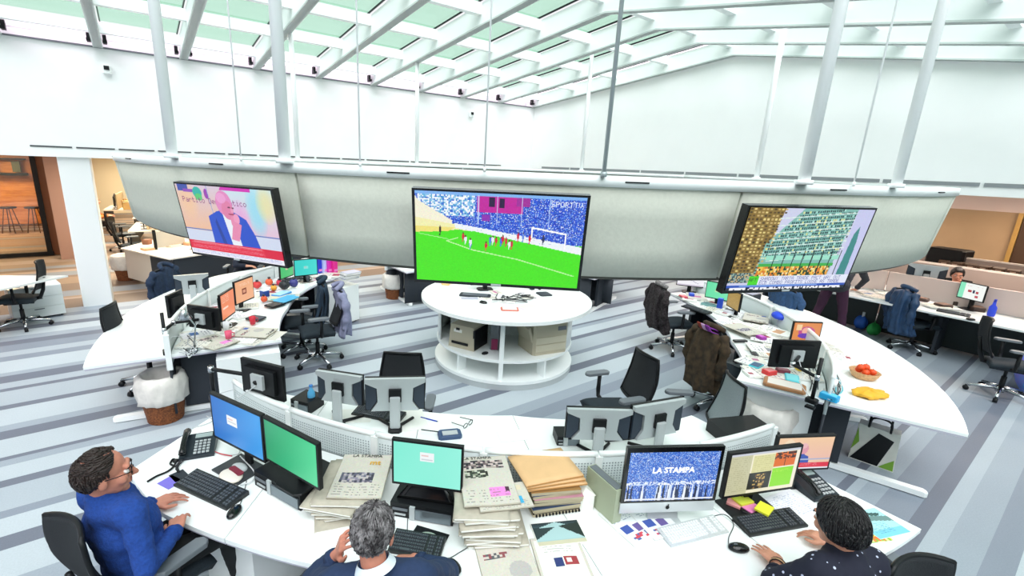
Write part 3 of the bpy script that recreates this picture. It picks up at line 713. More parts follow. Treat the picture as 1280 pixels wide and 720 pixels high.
# ================================================================== CHAIRS
def make_chair(label='', meshm=None, seatm=None, group=None):
    t = thing('office_chair', label, 'chair', group=group)
    mm = meshm or mesh_b; sm_ = seatm or seat_b
    def se(u, v):
        x = (u-.5)*.45; y = -.22+.43*v
        e = 1-max(0, abs(u-.5)*2-.75)*.6
        return (x*(1-.12*v), y, .485+.015*math.cos((v-.2)*3)-.03*(abs(u-.5)*2)**6-.05*max(0, .12-v)*3)
    MB().sheet(se, 14, 12, th=.06).obj('seat', sm_, t)
    MB().box((0, 0, .41), (.3, .3, .04), bev=.02).obj('mechanism', black, t)
    def bk(u, v):
        w = .215-.05*abs(v-.45)**1.5-.03*v; x = (u-.5)*2*w
        return (x, .225+.09*v+.05*math.sin(v*PI)*.6-.045*(1-(2*u-1)**2), .55+.44*v+.015*(1-(2*u-1)**2)*(1 if v > .9 else 0))
    b = MB().sheet(bk, 12, 14, th=.012).obj('backrest', mm, t)
    rim = [bk(0, k/14) for k in range(15)]+[bk(k/10, 1) for k in range(1, 10)]+[bk(1, 1-k/14) for k in range(15)]+[bk(1-k/10, 0) for k in range(1, 11)]
    MB().tube(rim, .013, 6).obj('back_frame', black, b)
    MB().tube([(0, .1, .42), (0, .24, .44), (0, .29, .56), (0, .33, .75)], [.03, .028, .024, .015], 8).obj('back_bracket', black, t)
    for s in (-1, 1):
        a = MB().tube([(s*.17, .02, .43), (s*.28, .02, .45), (s*.29, .02, .52), (s*.29, .02, .68)], [.018, .02, .022, .02], 8).obj('armrest', black, t)
        MB().box((s*.29, -.01, .695), (.08, .26, .028), bev=.025).obj('arm_pad', greyp if s else black, a)
    MB().cyl((0, 0, .1), (0, 0, .28), .028).cyl((0, 0, .28), (0, 0, .4), .018).obj('gas_column', black, t)
    MB().cyl((0, 0, .07), (0, 0, .13), .045).obj('base_hub', chrome, t)
    for k in range(5):
        a = 2*PI*k/5+.3; c, s = math.cos(a), math.sin(a)
        MB().tube([(c*.03, s*.03, .115), (c*.17, s*.17, .10), (c*.31, s*.31, .075)], [.026, .022, .016], 8).obj('leg', chrome, t)
        MB().cyl((c*.31-s*.022, s*.31+c*.022, .03), (c*.31+s*.022, s*.31-c*.022, .03), .03, n=12).cyl((c*.31, s*.31, .04), (c*.31, s*.31, .075), .012, n=8).obj('caster', black, t)
    return t
def face(d): return math.atan2(d[0], -d[1])
greymesh = mat('grey_mesh_fabric', '9aa5aa', .8, noise=.15, scale=200)
CH0 = make_chair('office chair of the man in the blue sweater at the near desk')
f1 = Vector((.89, .46, 0)).normalized()
CH0.location = (-.17, 2.64, 0); CH0.rotation_euler = (0, 0, face(f1))
def chair(p, d, label, z=0): return dup(CH0, Vector((p[0], p[1], 0)), face(d), label)
f2 = Vector((.67, .74, 0)).normalized(); chair((.44, 1.17), Vector((.5, .86, 0)), 'office chair under the grey haired man in a navy jacket')
f3 = Vector((.30, .95, 0)).normalized(); chair((2.26, .17), Vector((.43, .9, 0)), 'office chair under the dark haired woman in a dotted top')
q = on(1150, 706, .98); chair((q.x+.13, q.y+.27), (.45, .9), 'black office chair cut off by the bottom right corner of the photo')
chair((-1.62, 9.45), (-1, .12), 'black office chair at the far left edge beside the white pedestal')
q = on(140, 396, .85); q = q+(IC-q).normalized()*.3; chair(q, IC-q, 'empty black chair at the pointed outer half of the left desk')
q = on(210, 352, .8); q = q+(IC-q).normalized()*.28; c_g = chair(q, IC-q, 'chair with a dark blue jacket behind the left desk')
c_h1 = chair(on(398, 452, 0), (-1, .15), 'black chair with a grey hoodie over its back, inner side of the left desk')
q = on(402, 370, .8); c_h2 = chair((q.x-.28, q.y+.07), (-1, .25), 'black chair with a dark jacket, behind the one with the grey hoodie')
q = on(503, 455, .9); chair((q.x-.17, q.y-.22), (-.6, -.8), 'black chair seen over the two silver monitors, on the inner side of the near desk')
q = on(772, 505, .5); chair((q.x-.05, q.y+.02), (-.95, .31), 'empty black chair with raised armrest right of the round table, by the near desk')
CHG = make_chair('grey mesh chair reclined beside the near desk, left of the white lined basket', greymesh, greymesh)
q = on(862, 535, .5); CHG.location = (q.x, q.y, 0); CHG.rotation_euler = (0, 0, face((-.8, .63)))
c_l = chair(on(838, 437, 0), (.75, -.5), 'chair wearing a dark fur coat at the inner side of the right desk')
q = on(905, 462, .48); c_m = chair(q, (.9, -.25), 'chair wearing a brown coat and purple scarf at the inner side of the right desk')
q = on(977, 372, .85); c_n = chair((q.x-.25, q.y+.1), (-.9, .45), 'chair with a dark blue jacket behind the outer side of the right desk')
q = on(1136, 437, 0); c_o = chair(q, (.8, -.6), 'chair wearing a navy quilted jacket in front of the back right desk')
q = on(1247, 495, 0); c_p = chair(q, (.35, -.93), 'empty black chair at the right edge of the photo')
q = on(300, 365, 0); c_q = chair((1.45, 9.3), (-.4, -.9), 'black chair of the man in a dark suit behind the left desk')
c_r = chair((11.6, 1.55), (-.9, -.1), 'chair of the dark haired woman in the back right room')

# coats
def coat(ch, name, label, m, length=.56, w=.225, bulk=.08, sleeves=True, quilt=False, cat='coat', seed=1, collar=None, hang=.0):
    rr = random.Random(seed); ph = [rr.random()*6 for _ in range(4)]
    t = thing(name, label, cat, ch.location, ch.rotation_euler[2])
    def wob(a, j):
        v = .10*math.sin(5*a+ph[0]+j*.12)+.09*math.sin(11*a+ph[1]-j*.1)+.04*math.sin(17*a+j*.3)+.03*math.sin(3*a+j*.6)
        return v*min(1, j/4+.2) + (.05*math.sin(j*2.1) if quilt else 0)
    n = 16; M0 = MB(); vs = []; fs = []; NA = 72
    for j in range(n+1):
        v = j/n; z = 1.03-length*v
        if v < .12: k = math.sqrt(1-(1-v/.12)**2)*.82+.15
        else: k = .97+.12*(v-.12)
        rx = w*k; ry = (bulk*.7+bulk*.55*v)*min(1, .5+k*.5)
        yc = .30+.035*math.sin(v*3)-.06*v+hang*v
        for i in range(NA):
            a = 2*PI*i/NA; q = 1+wob(a, j); vs.append((rx*q*math.cos(a), yc+ry*q*math.sin(a), z-.03*math.cos(a)**2*(1 if v < .2 else .4)+.012*math.sin(4*a+ph[2])*v*2))
    for j in range(n):
        for i in range(NA): fs.append((j*NA+i, (j+1)*NA+i, (j+1)*NA+(i+1) % NA, j*NA+(i+1) % NA))
    fs.append(tuple(range(NA))); fs.append(tuple(range(n*NA, (n+1)*NA))[::-1])
    M0.add(vs, fs, True); M0.obj('coat_body', m, t)
    if sleeves:
        for s in (-1, 1):
            sl = MB().tube(spline([(s*w*.8, .30, 0.97), (s*(w+.03), .33, .87), (s*(w+.03), .34, .68), (s*(w+.0), .32, .5)], 5), [.05+.012*math.sin(i*1.3) for i in range(15)]+[.045], 10)
            sl.obj('sleeve', m, t)
    MB().tube(spline([(-.11, .24, 1.01), (-.08, .31, 1.05), (0, .35, 1.065), (.08, .31, 1.05), (.11, .24, 1.01)], 4), .032, 8).obj('collar', collar or m, t)
    return t
coat(c_g, 'jacket', 'dark blue jacket hung on a chair behind the left desk, left of the silver monitor', mat('denim_navy', '22344e', .9, noise=.3, scale=30, bump=.4), seed=3)
coat(c_h2, 'jacket', 'dark teal jacket on the chair behind the hoodie', mat('dark_teal_wool', '24384a', .9, noise=.2, scale=30), length=.55, seed=5, sleeves=False)
coat(c_h1, 'hoodie', 'grey lilac hoodie draped over a black chair back, inner side of the left desk', mat('grey_lilac_jersey', '8d90ad', .9, noise=.2, scale=18, bump=.4), w=.25, length=.62, seed=8, hang=.08)
coat(c_l, 'fur_coat', 'dark brown fur coat with grey collar hung on a chair', mat('dark_fur', '3a3236', 1, color2='15110f', scale=42, bump=1.0), w=.27, bulk=.11, length=.66, seed=11, collar=mat('grey_fur', '8d8a8a', 1, noise=.5, scale=60, bump=1))
coat(c_m, 'brown_coat', 'brown suede coat hung on a chair, reaching almost to the floor', mat('brown_suede', '4b3b28', .95, color2='2a2116', scale=14, bump=.6), w=.21, bulk=.10, length=.72, seed=13, hang=.06)
t = thing('scarf', 'purple and pink striped scarf over the brown coat', 'scarf', c_m.location, c_m.rotation_euler[2])
for i, c in enumerate(('7a2f8e', 'c9a0c8', '8a3a2c')):
    sc_ = MB(); sc_.sheet(lambda u, v: (-.10+.055*i+.05*u+.02*math.sin(v*5), .27+.17*math.sin(PI*min(1, v*1.3+.02))-.03*v*0+.01*math.sin(u*9), 1.08-.36*abs(v-.3)**1.2+.01*math.sin(v*20)), 3, 16, th=.012)
    sc_.obj('scarf_stripe', mat('scarf_%d' % i, c, .9), t)
coat(c_n, 'jacket', 'blue denim jacket on a chair behind the right desk, under the right screen', mat('denim_blue', '2c4c74', .9, noise=.3, scale=30, bump=.4), w=.25, bulk=.10, seed=17)
pf = mat('navy_quilted', '28486e', .45, noise=.35, scale=9, bump=1.0)
coat(c_o, 'puffer_jacket', 'navy quilted jacket covering the chair in front of the back right desk', pf, w=.2, bulk=.12, length=.72, quilt=True, seed=19)

# ------------------------------------------------------------------ lined wicker baskets
def basket(p, label, r=.21, h=.30, seed=1):
    t = thing('waste_basket', label, 'basket', (p[0], p[1], 0))
    m = MB(); rr = random.Random(seed)
    rows = 11; prof = [(r*.80, 0)]
    for k in range(rows): prof += [(r*(.80+.2*k/rows)+.006, h*(k+.35)/rows), (r*(.80+.2*(k+.6)/rows)-.003, h*(k+.9)/rows)]
    m.lathe(prof, 40, wob=lambda a, j: .03*math.sin(20*a+(j//2)*PI)); m.obj('wicker_body', wicker, t)
    m = MB(); prof = [(r*1.0, h*.72), (r*1.14, h*.78), (r*1.12, h*1.0), (r*1.17, h*1.35), (r*1.08, h*1.62), (r*.92, h*1.70), (r*.80, h*1.62), (r*.7, h*1.3), (r*.55, h*1.2)]
    ph = rr.random()*6
    m.lathe(prof, 60, wob=lambda a, j: .035*math.sin(7*a+ph+j)+.03*math.sin(13*a-j*1.7+ph)+.02*math.sin(23*a+j)); m.obj('bag_liner', bagw, t)
    return t
basket(on(208, 522, 0), 'large wicker basket with white liner at the end of the left desk', .195, .30, 1)
basket(on(493, 372, 0), 'wicker basket with white liner left of the round table, by the far desk', .2, .3, 2)
basket(on(160, 349, 0), 'wicker basket with grey-white liner behind the white column', .22, .32, 3)
basket(on(960, 511, .42), 'wicker basket with loose white liner under the end of the right desk', .22, .30, 4)
# ================================================================== EQUIPMENT ON THE DESKS
DZ = .742
def seg(pa, pb, z):
    a, b = on(*pa, z), on(*pb, z); d = b-a; return a, b, d.length, math.atan2(d.y, d.x)
def icon_art(bgc, bg2=None, w=48, h=32, logo='f2f6f8', cx=.5, cy=.5):
    A = Art(w, h, bgc)
    if bg2: A.grad(0, 0, 1, 1, bgc, bg2, False)
    if logo: A.rect(cx-.11, cy-.1, cx+.11, cy+.1, logo); A.rect(cx-.08, cy-.06, cx+.02, cy-.01, 'e0a09a', .6); A.rect(cx-.08, cy+.03, cx+.08, cy+.06, 'b9c4cc', .7)
    return A
def monitor(label, pl, pr, zb_, h, art=None, back=False, base_z=DZ, style='black', stand='plate', w=None, rz=None, pix=None):
    a, b, ww, ang = seg(pl, pr, zb_)
    if back: ang += PI
    mid = (a+b)/2
    if w is None: w = ww
    if rz is not None: ang = rz
    t = thing('monitor', label, 'monitor', (mid.x, mid.y, base_z), ang); z0 = zb_-base_z
    case = {'black': black, 'silver': silver, 'apple': mat('aluminium_case', 'cdd2d4', .3, metal=.5)}[style]
    if style == 'apple':
        MB().box((0, 0, z0+h*.58), (w, .022, h*.84), bev=.0).obj('glass_front', blackg, t)
        MB().box((0, .003, z0+h*.075), (w, .026, h*.16)).obj('chin', case, t)
        c = MB(); c.ball((0, -.0125, z0+h*.072), (.011, .001, .012), 14, 8); c.ball((.004, -.0125, z0+h*.072+.016), (.003, .001, .006), 8, 6); c.obj('maker_emblem', black, t)
        MB().sheet(lambda u, v: ((u-.5)*w, .014+.03*math.sin(PI*u)*math.sin(PI*v), z0+h*v), 10, 8).obj('back_shell', case, t)
        MB().box((0, .06, .11), (.18, .012, .24), rx=-.35).obj('stand_neck', case, t); MB().box((0, .05, .004), (.19, .18, .008), bev=.0).obj('stand_base', case, t)
        s = picture('screen', art, w*.93, h*.74, SCREEN, t); s.location = (0, -.0118, z0+h*.19)
        return t
    MB().box((0, 0, z0+h/2), (w, .026, h)).obj('housing', case if style != 'silver' else black, t)
    if art is not None:
        s = picture('screen', art, w*.945, h*.90, SCREEN, t); s.location = (0, -.0138, z0+h*.055)
    if style == 'silver':
        z = z0; hw = w/2
        out = [(-hw, h), (-hw, h*.88), (-hw*.60, h*.72), (-hw*.58, h*.30), (-hw*.80, h*.03), (hw*.80, h*.03), (hw*.58, h*.30), (hw*.60, h*.72), (hw, h*.88), (hw, h)]
        Mb = Matrix(((1, 0, 0, 0), (0, 0, 1, 0), (0, 1, 0, z0), (0, 0, 0, 1)))
        MB().prism(out, .0135, .042, Mb).obj('back_cover', silver, t)
        for s_ in (-1, 1):
            MB().prism([(s_*hw*x, h*y) for x, y in ((.62, .72), (.97, .86), (.97, .06), (.84, .04), (.62, .30))][::-1 if s_ > 0 else 1], .0135, .028, Mb).obj('side_vent', mat('dark_slate_plastic', '2c3644', .5), t)
        MB().box((0, .05, z0+h*.52), (.09, .02, .10)).obj('hinge_block', black, t)
        MB().box((0, .068, (z0+h*.5)/2), (.075, .03, z0+h*.5), bev=.01).obj('stand_neck', lgrey, t)
        b_ = MB(); b_.tube([(0, .07, .02), (-.13, -.09, .008)], .012, 6); b_.tube([(0, .07, .02), (.13, -.09, .008)], .012, 6); b_.box((0, .07, .012), (.10, .09, .024), bev=.02); b_.obj('stand_base', black, t)
        m = MB()
        for i, g in enumerate('DELL'):
            G = FONT[g]
            for j in range(7):
                for k in range(5):
                    if G[j, k]: m.box((-(i*6+k-11.5)*.0028, .0425, z0+h*.84-j*.0028), (.0026, .001, .0026))
        m.obj('maker_lettering', lgrey, t)
    else:
        MB().box((0, .028, z0+h*.5), (w*.72, .03, h*.68), taper=1).obj('back_cover', black, t)
        if stand == 'plate':
            MB().box((0, .055, (z0+h*.4)/2+.005), (.06, .022, z0+h*.4), bev=.0).obj('stand_neck', black if style == 'black' else silver, t)
            MB().box((0, .03, .006), (.22, .19, .012), bev=.03).obj('stand_base', black, t)
        elif stand == 'slate':
            MB().box((0, .05, (z0+h*.4)/2), (.06, .02, z0+h*.4)).obj('stand_neck', black, t)
            MB().box((0, -.02, .006), (.26, .20, .01)).obj('stand_base', mat('slate_base', '33363a', .4), t)
            MB().ball((0, -.02, .012), (.06, .04, .02), 16, 8).obj('stand_collar', lgrey, t)
        elif stand == 'curved':
            m = MB(); m.sheet(lambda u, v: ((u-.5)*.34*(1-.75*v), -.02+.05*v, .005+z0*1.3*math.sin(v*PI/2)), 8, 10, th=.01); m.obj('stand_hood', blackg, t)
    return t

# near desk, outer row (screens towards the three seated people)
monitor('blue screened monitor beside the man in the blue sweater, left of the green screen', (270, 545), (334, 578), .88, .32, icon_art('1f6fc8', '3aa0ec', cx=.42, cy=.42), stand='slate')
A = Art(40, 28, '1fb074'); A.grad(0, 0, 1, 1, '1fa06c', '48d694', False)
monitor('green screened monitor standing on a flat black computer', (335, 573), (402, 612), .92, .285, A, base_z=DZ+.10)
monitor('pale mint screened monitor in front of the grey haired man', (491, 602), (578, 614), .92, .28, icon_art('82ecd4', '98f4e0', cx=.5, cy=.3), base_z=DZ+.09, stand='curved')
A = Art(150, 90, '2a62c8'); A.noise(0, 0, 1, 1, ['2458c4', '3a78e0', '70a4f0', 'b8d4fa', '1c44a0', 'f0f6ff'], [.3, .25, .17, .1, .12, .06])
for k in range(46):
    x = random.random(); y = .62+random.random()*.12; A.poly([(x, y), (x+.012, y), (x+.02, 1), (x-.01, 1)], random.choice(['eef4ff', '10204c', '0c1838', 'cfe0ff', '2a4a90']))
A.noise(0, .6, 1, .68, ['f4f8ff', 'c8dcfa', '3a6ac8'], block=2); A.rect(0, .955, 1, .985, 'e8ecf4')
mt = monitor('large aluminium desktop computer showing LA STAMPA over a blue crowd', (773, 640), (890, 636), .82, .41, A, style='apple')
def textobj(st, size, m, parent, loc, rot=(PI/2, 0, 0), name='lettering', bold=.0, ext=0.0004, align='CENTER'):
    cu = bpy.data.curves.new(name, 'FONT'); cu.body = st; cu.size = size; cu.extrude = ext; cu.offset = bold; cu.align_x = align; cu.resolution_u = 2
    tmp = bpy.data.objects.new('tmp', cu); COL.objects.link(tmp); bpy.context.view_layer.update()
    me = bpy.data.meshes.new_from_object(tmp.evaluated_get(bpy.context.evaluated_depsgraph_get())); bpy.data.objects.remove(tmp)
    me.materials.clear(); me.materials.append(m); o = bpy.data.objects.new(name, me); COL.objects.link(o); o.parent = parent; o.location = loc; o.rotation_euler = rot; return o
textobj('LA STAMPA', .047, emit_mat('lit_white', 'ffffff', .9), mt, (0, -.0128, .078+.41*.62), bold=.0012)
A = Art(96, 60, 'efe9cf'); A.rect(0, 0, 1, .05, 'c9ccd8'); A.rect(0, .05, .30, 1, 'c6c4a0'); A.lines(.02, .1, .28, .95, '9a9a78', 3, .5); A.rect(.32, .08, .64, .5, 'd9d69e'); A.lines(.34, .1, .62, .48, 'b0ac78', 3, .5)
A.rect(.64, .08, .95, .42, 'e06a1c'); A.noise(.64, .08, .95, .24, ['6a2a10', 'e06a1c', '2a1408'], block=2); A.rect(.795, .2, .805, .42, '3a1808')
A.rect(.30, .5, .62, .92, '1a1c1a'); A.noise(.38, .55, .55, .9, ['c9a860', '1a1c1a', '6a4a30'], [.3, .5, .2], 2); A.rect(.64, .45, .95, .92, '8ae01c'); A.lines(.66, .5, .9, .56, 'c8f070', 2, .6); A.rect(.96, .05, 1, 1, 'f2ead8')
monitor('monitor with a yellow and green page layout before the dark haired woman', (900, 622), (989, 609), .84, .30, A)
A = Art(72, 46, 'e8c2a4'); A.grad(0, 0, 1, .7, 'f0c8a0', 'e8b8a8'); A.ell(.2, .35, .12, .3, 'f0d8b8'); A.poly([(.38, .85), (.38, .6), (.48, .5), (.6, .62), (.62, .85)], '2448a8'); A.ell(.48, .36, .085, .17, 'dc94a4'); A.ell(.48, .26, .06, .08, 'e8b4b8')
A.rect(0, .68, 1, .71, 'a8b0cc'); A.rect(0, .8, 1, .95, 'd8183c'); A.lines(.05, .84, .8, .92, 'f0b0b8', 2, .5); A.rect(0, .95, 1, 1, 'e8e8f0')
monitor('monitor showing a bald man on television', (962, 588), (1033, 585), .84, .25, A)

# near desk, inner row: monitors seen from behind
monitor('silver backed monitor on the near desk inner row, first from left', (400, 497), (455, 506), .90, .24, back=True, style='silver')
monitor('silver backed monitor on the near desk inner row, second from left', (457, 512), (531, 510), .88, .26, back=True, style='silver')
monitor('silver backed monitor on the near desk inner row, third from left', (705, 546), (784, 548), .85, .235, back=True, style='silver')
monitor('tilted silver backed monitor on the near desk inner row, rightmost', (784, 549), (846, 537), .85, .265, back=True, style='silver')
def arm_monitor(label, pl, pr, zb_, h, post_px, post_h, label2):
    t = monitor(label, pl, pr, zb_, h, back=True, stand='none')
    MB().box((0, .05, zb_-DZ+h*.5), (.11, .03, .11)).obj('mount_plate', lgrey, t)
    p = on(*post_px, DZ); q = t.location+Vector((0, 0, 0)); R_ = Matrix.Rotation(t.rotation_euler[2], 3, 'Z'); e = q+R_ @ Vector((0, .07, zb_-DZ+h*.5))
    a = thing('jointed_stand', label2, 'stand', p)
    MB().cyl((0, 0, 0), (0, 0, post_h), .016, n=12).obj('post', black, a); MB().box((0, 0, .02), (.07, .09, .04), bev=.01).box((0, 0, -.045), (.05, .07, .02)).obj('clamp', black, a)
    zt = max(.05, min(post_h-.03, e.z-p.z)); d = e-p; d.z = 0; n = Vector((-d.y, d.x, 0)).normalized()
    mid_ = d*.5+n*.12
    for z, a0, a1 in ((zt, Vector((0, 0, zt)), mid_+Vector((0, 0, zt))), (zt, mid_+Vector((0, 0, zt)), Vector((d.x, d.y, e.z-p.z)))):
        MB().tube([a0, a1], .016, 8).obj('link', black, a)
    for q_ in (Vector((0, 0, zt)), mid_+Vector((0, 0, zt))): MB().cyl(q_-Vector((0, 0, .025)), q_+Vector((0, 0, .025)), .022).obj('joint', chrome, a)
    MB().tube(spline([(d.x, d.y, e.z-p.z-.02), (d.x*.6, d.y*.6, zt-.12), (mid_.x*.6, mid_.y*.6, .12), (.03, .03, .03)], 5), .004, 5).obj('cable', cablew, a)
    return t
arm_monitor('black monitor seen from behind, arm mounted at the left of the near desk', (306, 488), (357, 502), .95, .27, (268, 500), .30, 'black jointed arm clamped to the left end of the near desk')
arm_monitor('black monitor seen from behind at the end of the right desk, white sticker on it', (960, 458), (1018, 460), .84, .285, (1014, 503), .42, 'tall black post with arm at the end of the right desk')
arm_monitor('black monitor seen from behind at the end of the left desk', (238, 408), (276, 414), .86, .25, (209, 442), .42, 'black post with folded arm at the end of the left desk')
# left desk
monitor('silver backed monitor on the outer half of the left desk beside the hung jacket', (231, 368), (252, 366), .90, .26, back=True, style='silver', w=.38)
monitor('dark backed monitor left of the black one at the end of the left desk', (211, 398), (230, 388), .86, .26, back=True)
A = Art(36, 26, 'f08a5a'); A.lines(.1, .1, .6, .35, 'fbe0d0', 2, .7); A.rect(.1, .55, .5, .6, 'fbd8c4')
monitor('narrow looking orange screen on the left desk, left of the larger orange one', (279, 401), (291, 392), .85, .31, A, w=.36)
A = Art(40, 28, 'f4b488'); A.rect(.35, .38, .6, .68, '8a4a30'); A.rect(.4, .45, .55, .6, 'e0a080'); A.lines(.2, .15, .8, .28, 'fae4d4', 2, .6)
monitor('pale orange screen with a dark square, on the left desk', (294, 382), (317, 372), .85, .30, A)
monitor('green screened monitor at the far part of the left desk', (350, 350), (366, 344), .85, .30, icon_art('4cc070', '58c87c', logo='e8d0a0'))
monitor('turquoise screened monitor at the far part of the left desk', (368, 346), (397, 343), .85, .27, icon_art('38d0c8', '48dcd4', logo='7ae8e0'))
# right desk
monitor('green screened monitor on the right desk under the right screen', (881, 371), (910, 377), .85, .26, icon_art('6ae0a8', '7ce8b4', logo='b8e8a0'))
A = Art(24, 20, 'a88a4a'); A.lines(.1, .1, .9, .9, 'c8a860', 2, .5)
monitor('narrow ochre screened monitor right of the green one on the right desk', (911, 383), (921, 389), .85, .26, A, w=.34)
A = Art(40, 20, 'f4f2f8'); A.line(.2, .3, .8, .8, .02, 'a8a4c0'); A.rect(0, .9, 1, 1, 'd0c8d8')
monitor('white screened monitor at the far end of the right desk', (845, 356), (880, 360), .85, .24, A)
A = Art(40, 32, 'e08a4a'); A.ell(.5, .5, .3, .3, 'c04a8a'); A.ell(.5, .45, .18, .2, 'f0b0a0'); A.rect(.1, .1, .3, .4, 'f4d0a0'); A.ell(.45, .7, .25, .14, '6a3ab0')
monitor('tilted laptop like screen with an orange picture, behind the black monitor', (994, 424), (1015, 431), .80, .25, A, w=.34, rz=-.6)
# back right desk
A = Art(48, 34, 'f4f8f4'); A.rect(0, 0, .2, 1, '8ae8c0'); A.rect(.35, .4, .5, .55, 'b03040'); A.rect(.55, .38, .62, .58, '203050'); A.rect(.66, .45, .78, .58, 'b03040'); A.lines(.3, .15, .9, .2, 'c07070', 1, .4); A.rect(.66, .7, .8, .85, 'c04a58')
monitor('white screened monitor on the back right desk', (1196, 371), (1229, 379), .90, .27, A)
monitor('pale backed monitor beyond the partition of the back right desk', (1143, 351), (1166, 354), 1.02, .30, back=True, style='silver', w=.5)

# computers
def pc(label, pa, pb, depth, h, base_z=DZ, slim=True):
    a, b, w, ang = seg(pa, pb, base_z); n = Vector((-(b-a).y, (b-a).x, 0)).normalized(); c = (a+b)/2+n*depth/2
    t = thing('desktop_computer', label, 'computer', (c.x, c.y, base_z), ang)
    MB().box((0, 0, h/2), (w, depth, h)).obj('case', black, t)
    MB().box((w*.18, -depth/2-.004, h*.42), (w*.58, .01, h*.66)).obj('silver_front', mat('steel_front', '7b858c', .3, metal=.6), t)
    MB().box((-w*.14, -depth/2-.006, h*.5), (.03, .014, h*.9)).obj('badge_strip', lgrey, t)
    MB().box((-w*.34, -depth/2-.004, h*.6), (w*.24, .006, h*.14)).obj('drive_slot', greyp, t)
    MB().box((-w*.34, -depth/2-.004, h*.25), (w*.18, .006, h*.10)).obj('port_strip', lgrey, t)
    return t
pc('flat black computer with silver front under the green screen', (319, 606), (376, 639), .30, .10)
pc('black computer with rounded top under the mint screen', (488, 644), (566, 658), .28, .09)
pc('flat dark computer lying on the right end of the near desk inner row', (912, 562), (972, 556), .26, .10)
pc('small dark box beside the left silver monitor of the right pair', (696, 557), (724, 557), .14, .07)
pc('dark computer lying behind the blue bottle on the near desk', (364, 513), (386, 519), .18, .10)

def keyboard(label, pa, pb, m=black, km=None, w=None, depth=.15, base_z=DZ, slim=False, flip=False):
    a, b, ww, ang = seg(pa, pb, base_z); w = w or ww; n = Vector((-(b-a).y, (b-a).x, 0)).normalized(); c = (a+b)/2+n*depth/2
    t = thing('keyboard', label, 'keyboard', (c.x, c.y, base_z), ang+(PI if flip else 0))
    hh = .008 if slim else .014
    MB().add([(-w/2, -depth/2, .001), (w/2, -depth/2, .001), (w/2, depth/2, .001), (-w/2, depth/2, .001), (-w/2, -depth/2, hh), (w/2, -depth/2, hh), (w/2, depth/2, hh+.014), (-w/2, depth/2, hh+.014)],
             [(0, 3, 2, 1), (4, 5, 6, 7), (0, 1, 5, 4), (1, 2, 6, 5), (2, 3, 7, 6), (3, 0, 4, 7)]).obj('base', m, t)
    k = MB(); u = w/23.5; rows = 6
    for r in range(rows):
        y = -depth/2+.012+(depth-.024)*(r+.5)/rows; z = hh+.014*(r+.5)/rows
        for i in range(22):
            if i in (15, 19) : continue
            if r == 0 and 4 <= i <= 8: continue
            k.box((-w/2+u*(i+1.2), y, z+.004), (u*.80, (depth-.024)/rows*.78, .008), taper=.85)
        if r == 0: k.box((-w/2+u*7.2, y, z+.004), (u*5, (depth-.024)/rows*.78, .008), taper=.95)
    o = k.obj('keys', km or mat('key_black', '2a2d31', .5), t); o['kind'] = 'stuff'
    return t
kb_m = mat('keyboard_body', '1b1d20', .45); kk = mat('key_grey_black', '4a4f56', .4)
keyboard('black keyboard under the hands of the man in the blue sweater', (217, 608), (283, 639), kb_m, kk)
keyboard('black keyboard in front of the grey haired man', (484, 691), (549, 703), kb_m, kk, depth=.14)
keyboard('black keyboard under the left hand of the dark haired woman', (937, 672), (1010, 659), kb_m, kk, depth=.13)
keyboard('white slim keyboard in front of the large aluminium computer', (839, 685), (911, 666), mat('alu_keyboard', 'cfd3d4', .35, metal=.3), mat('key_white', 'f2f4f4', .5), depth=.12, slim=True)
keyboard('black keyboard behind the right silver monitor of the left pair', (450, 521), (487, 528), kb_m, kk, w=.40, depth=.14)
keyboard('black keyboard between the two right silver monitors', (758, 553), (820, 546), kb_m, kk, w=.42, depth=.12)
keyboard('dark keyboard near the far end of the right desk', (850, 383), (884, 394), kb_m, kk, w=.42, depth=.13)
keyboard('small dark keyboard on the right desk by the brown coat', (957, 449), (947, 434), kb_m, kk, depth=.12)
keyboard('dark keyboard on the back right desk', (1170, 389), (1212, 397), kb_m, kk, depth=.13)
keyboard('dark keyboard on the left desk below the orange screens', (362, 352), (388, 348), kb_m, kk, w=.4, depth=.14)

def mouse(label, p, ang, cable=None, base_z=DZ, m=None):
    q = on(*p, base_z); t = thing('mouse', label, 'mouse', q, ang)
    MB().ball((0, 0, .012), (.032, .055, .022), 16, 10).obj('shell', m or blackg, t)
    MB().box((0, .02, .033), (.006, .018, .006)).obj('wheel', greyp, t)
    if cable:
        R_ = Matrix.Rotation(-ang, 3, 'Z'); P = [R_ @ (on(*c, base_z+.004)-q) for c in cable]
        MB().tube(spline([(0, .05, .01)]+[tuple(p_) for p_ in P], 6), .0022, 5).obj('cable', cable_m, t)
mouse('black mouse with a looping cable right of the keyboard of the man in blue', (293, 642), -.7, [(303, 622), (308, 600), (298, 606)])
mouse('black mouse at the bottom edge right of the grey haired man', (566, 710), .1, [(572, 692), (588, 680), (575, 668)])
mouse('black mouse between the white keyboard and the woman', (923, 687), .9, [(911, 672), (917, 655), (905, 643), (883, 648)])
mouse('dark mouse on the round table', (604, 379), .5, base_z=.95)
mouse('dark mouse on the back right desk', (1213, 400), .5)

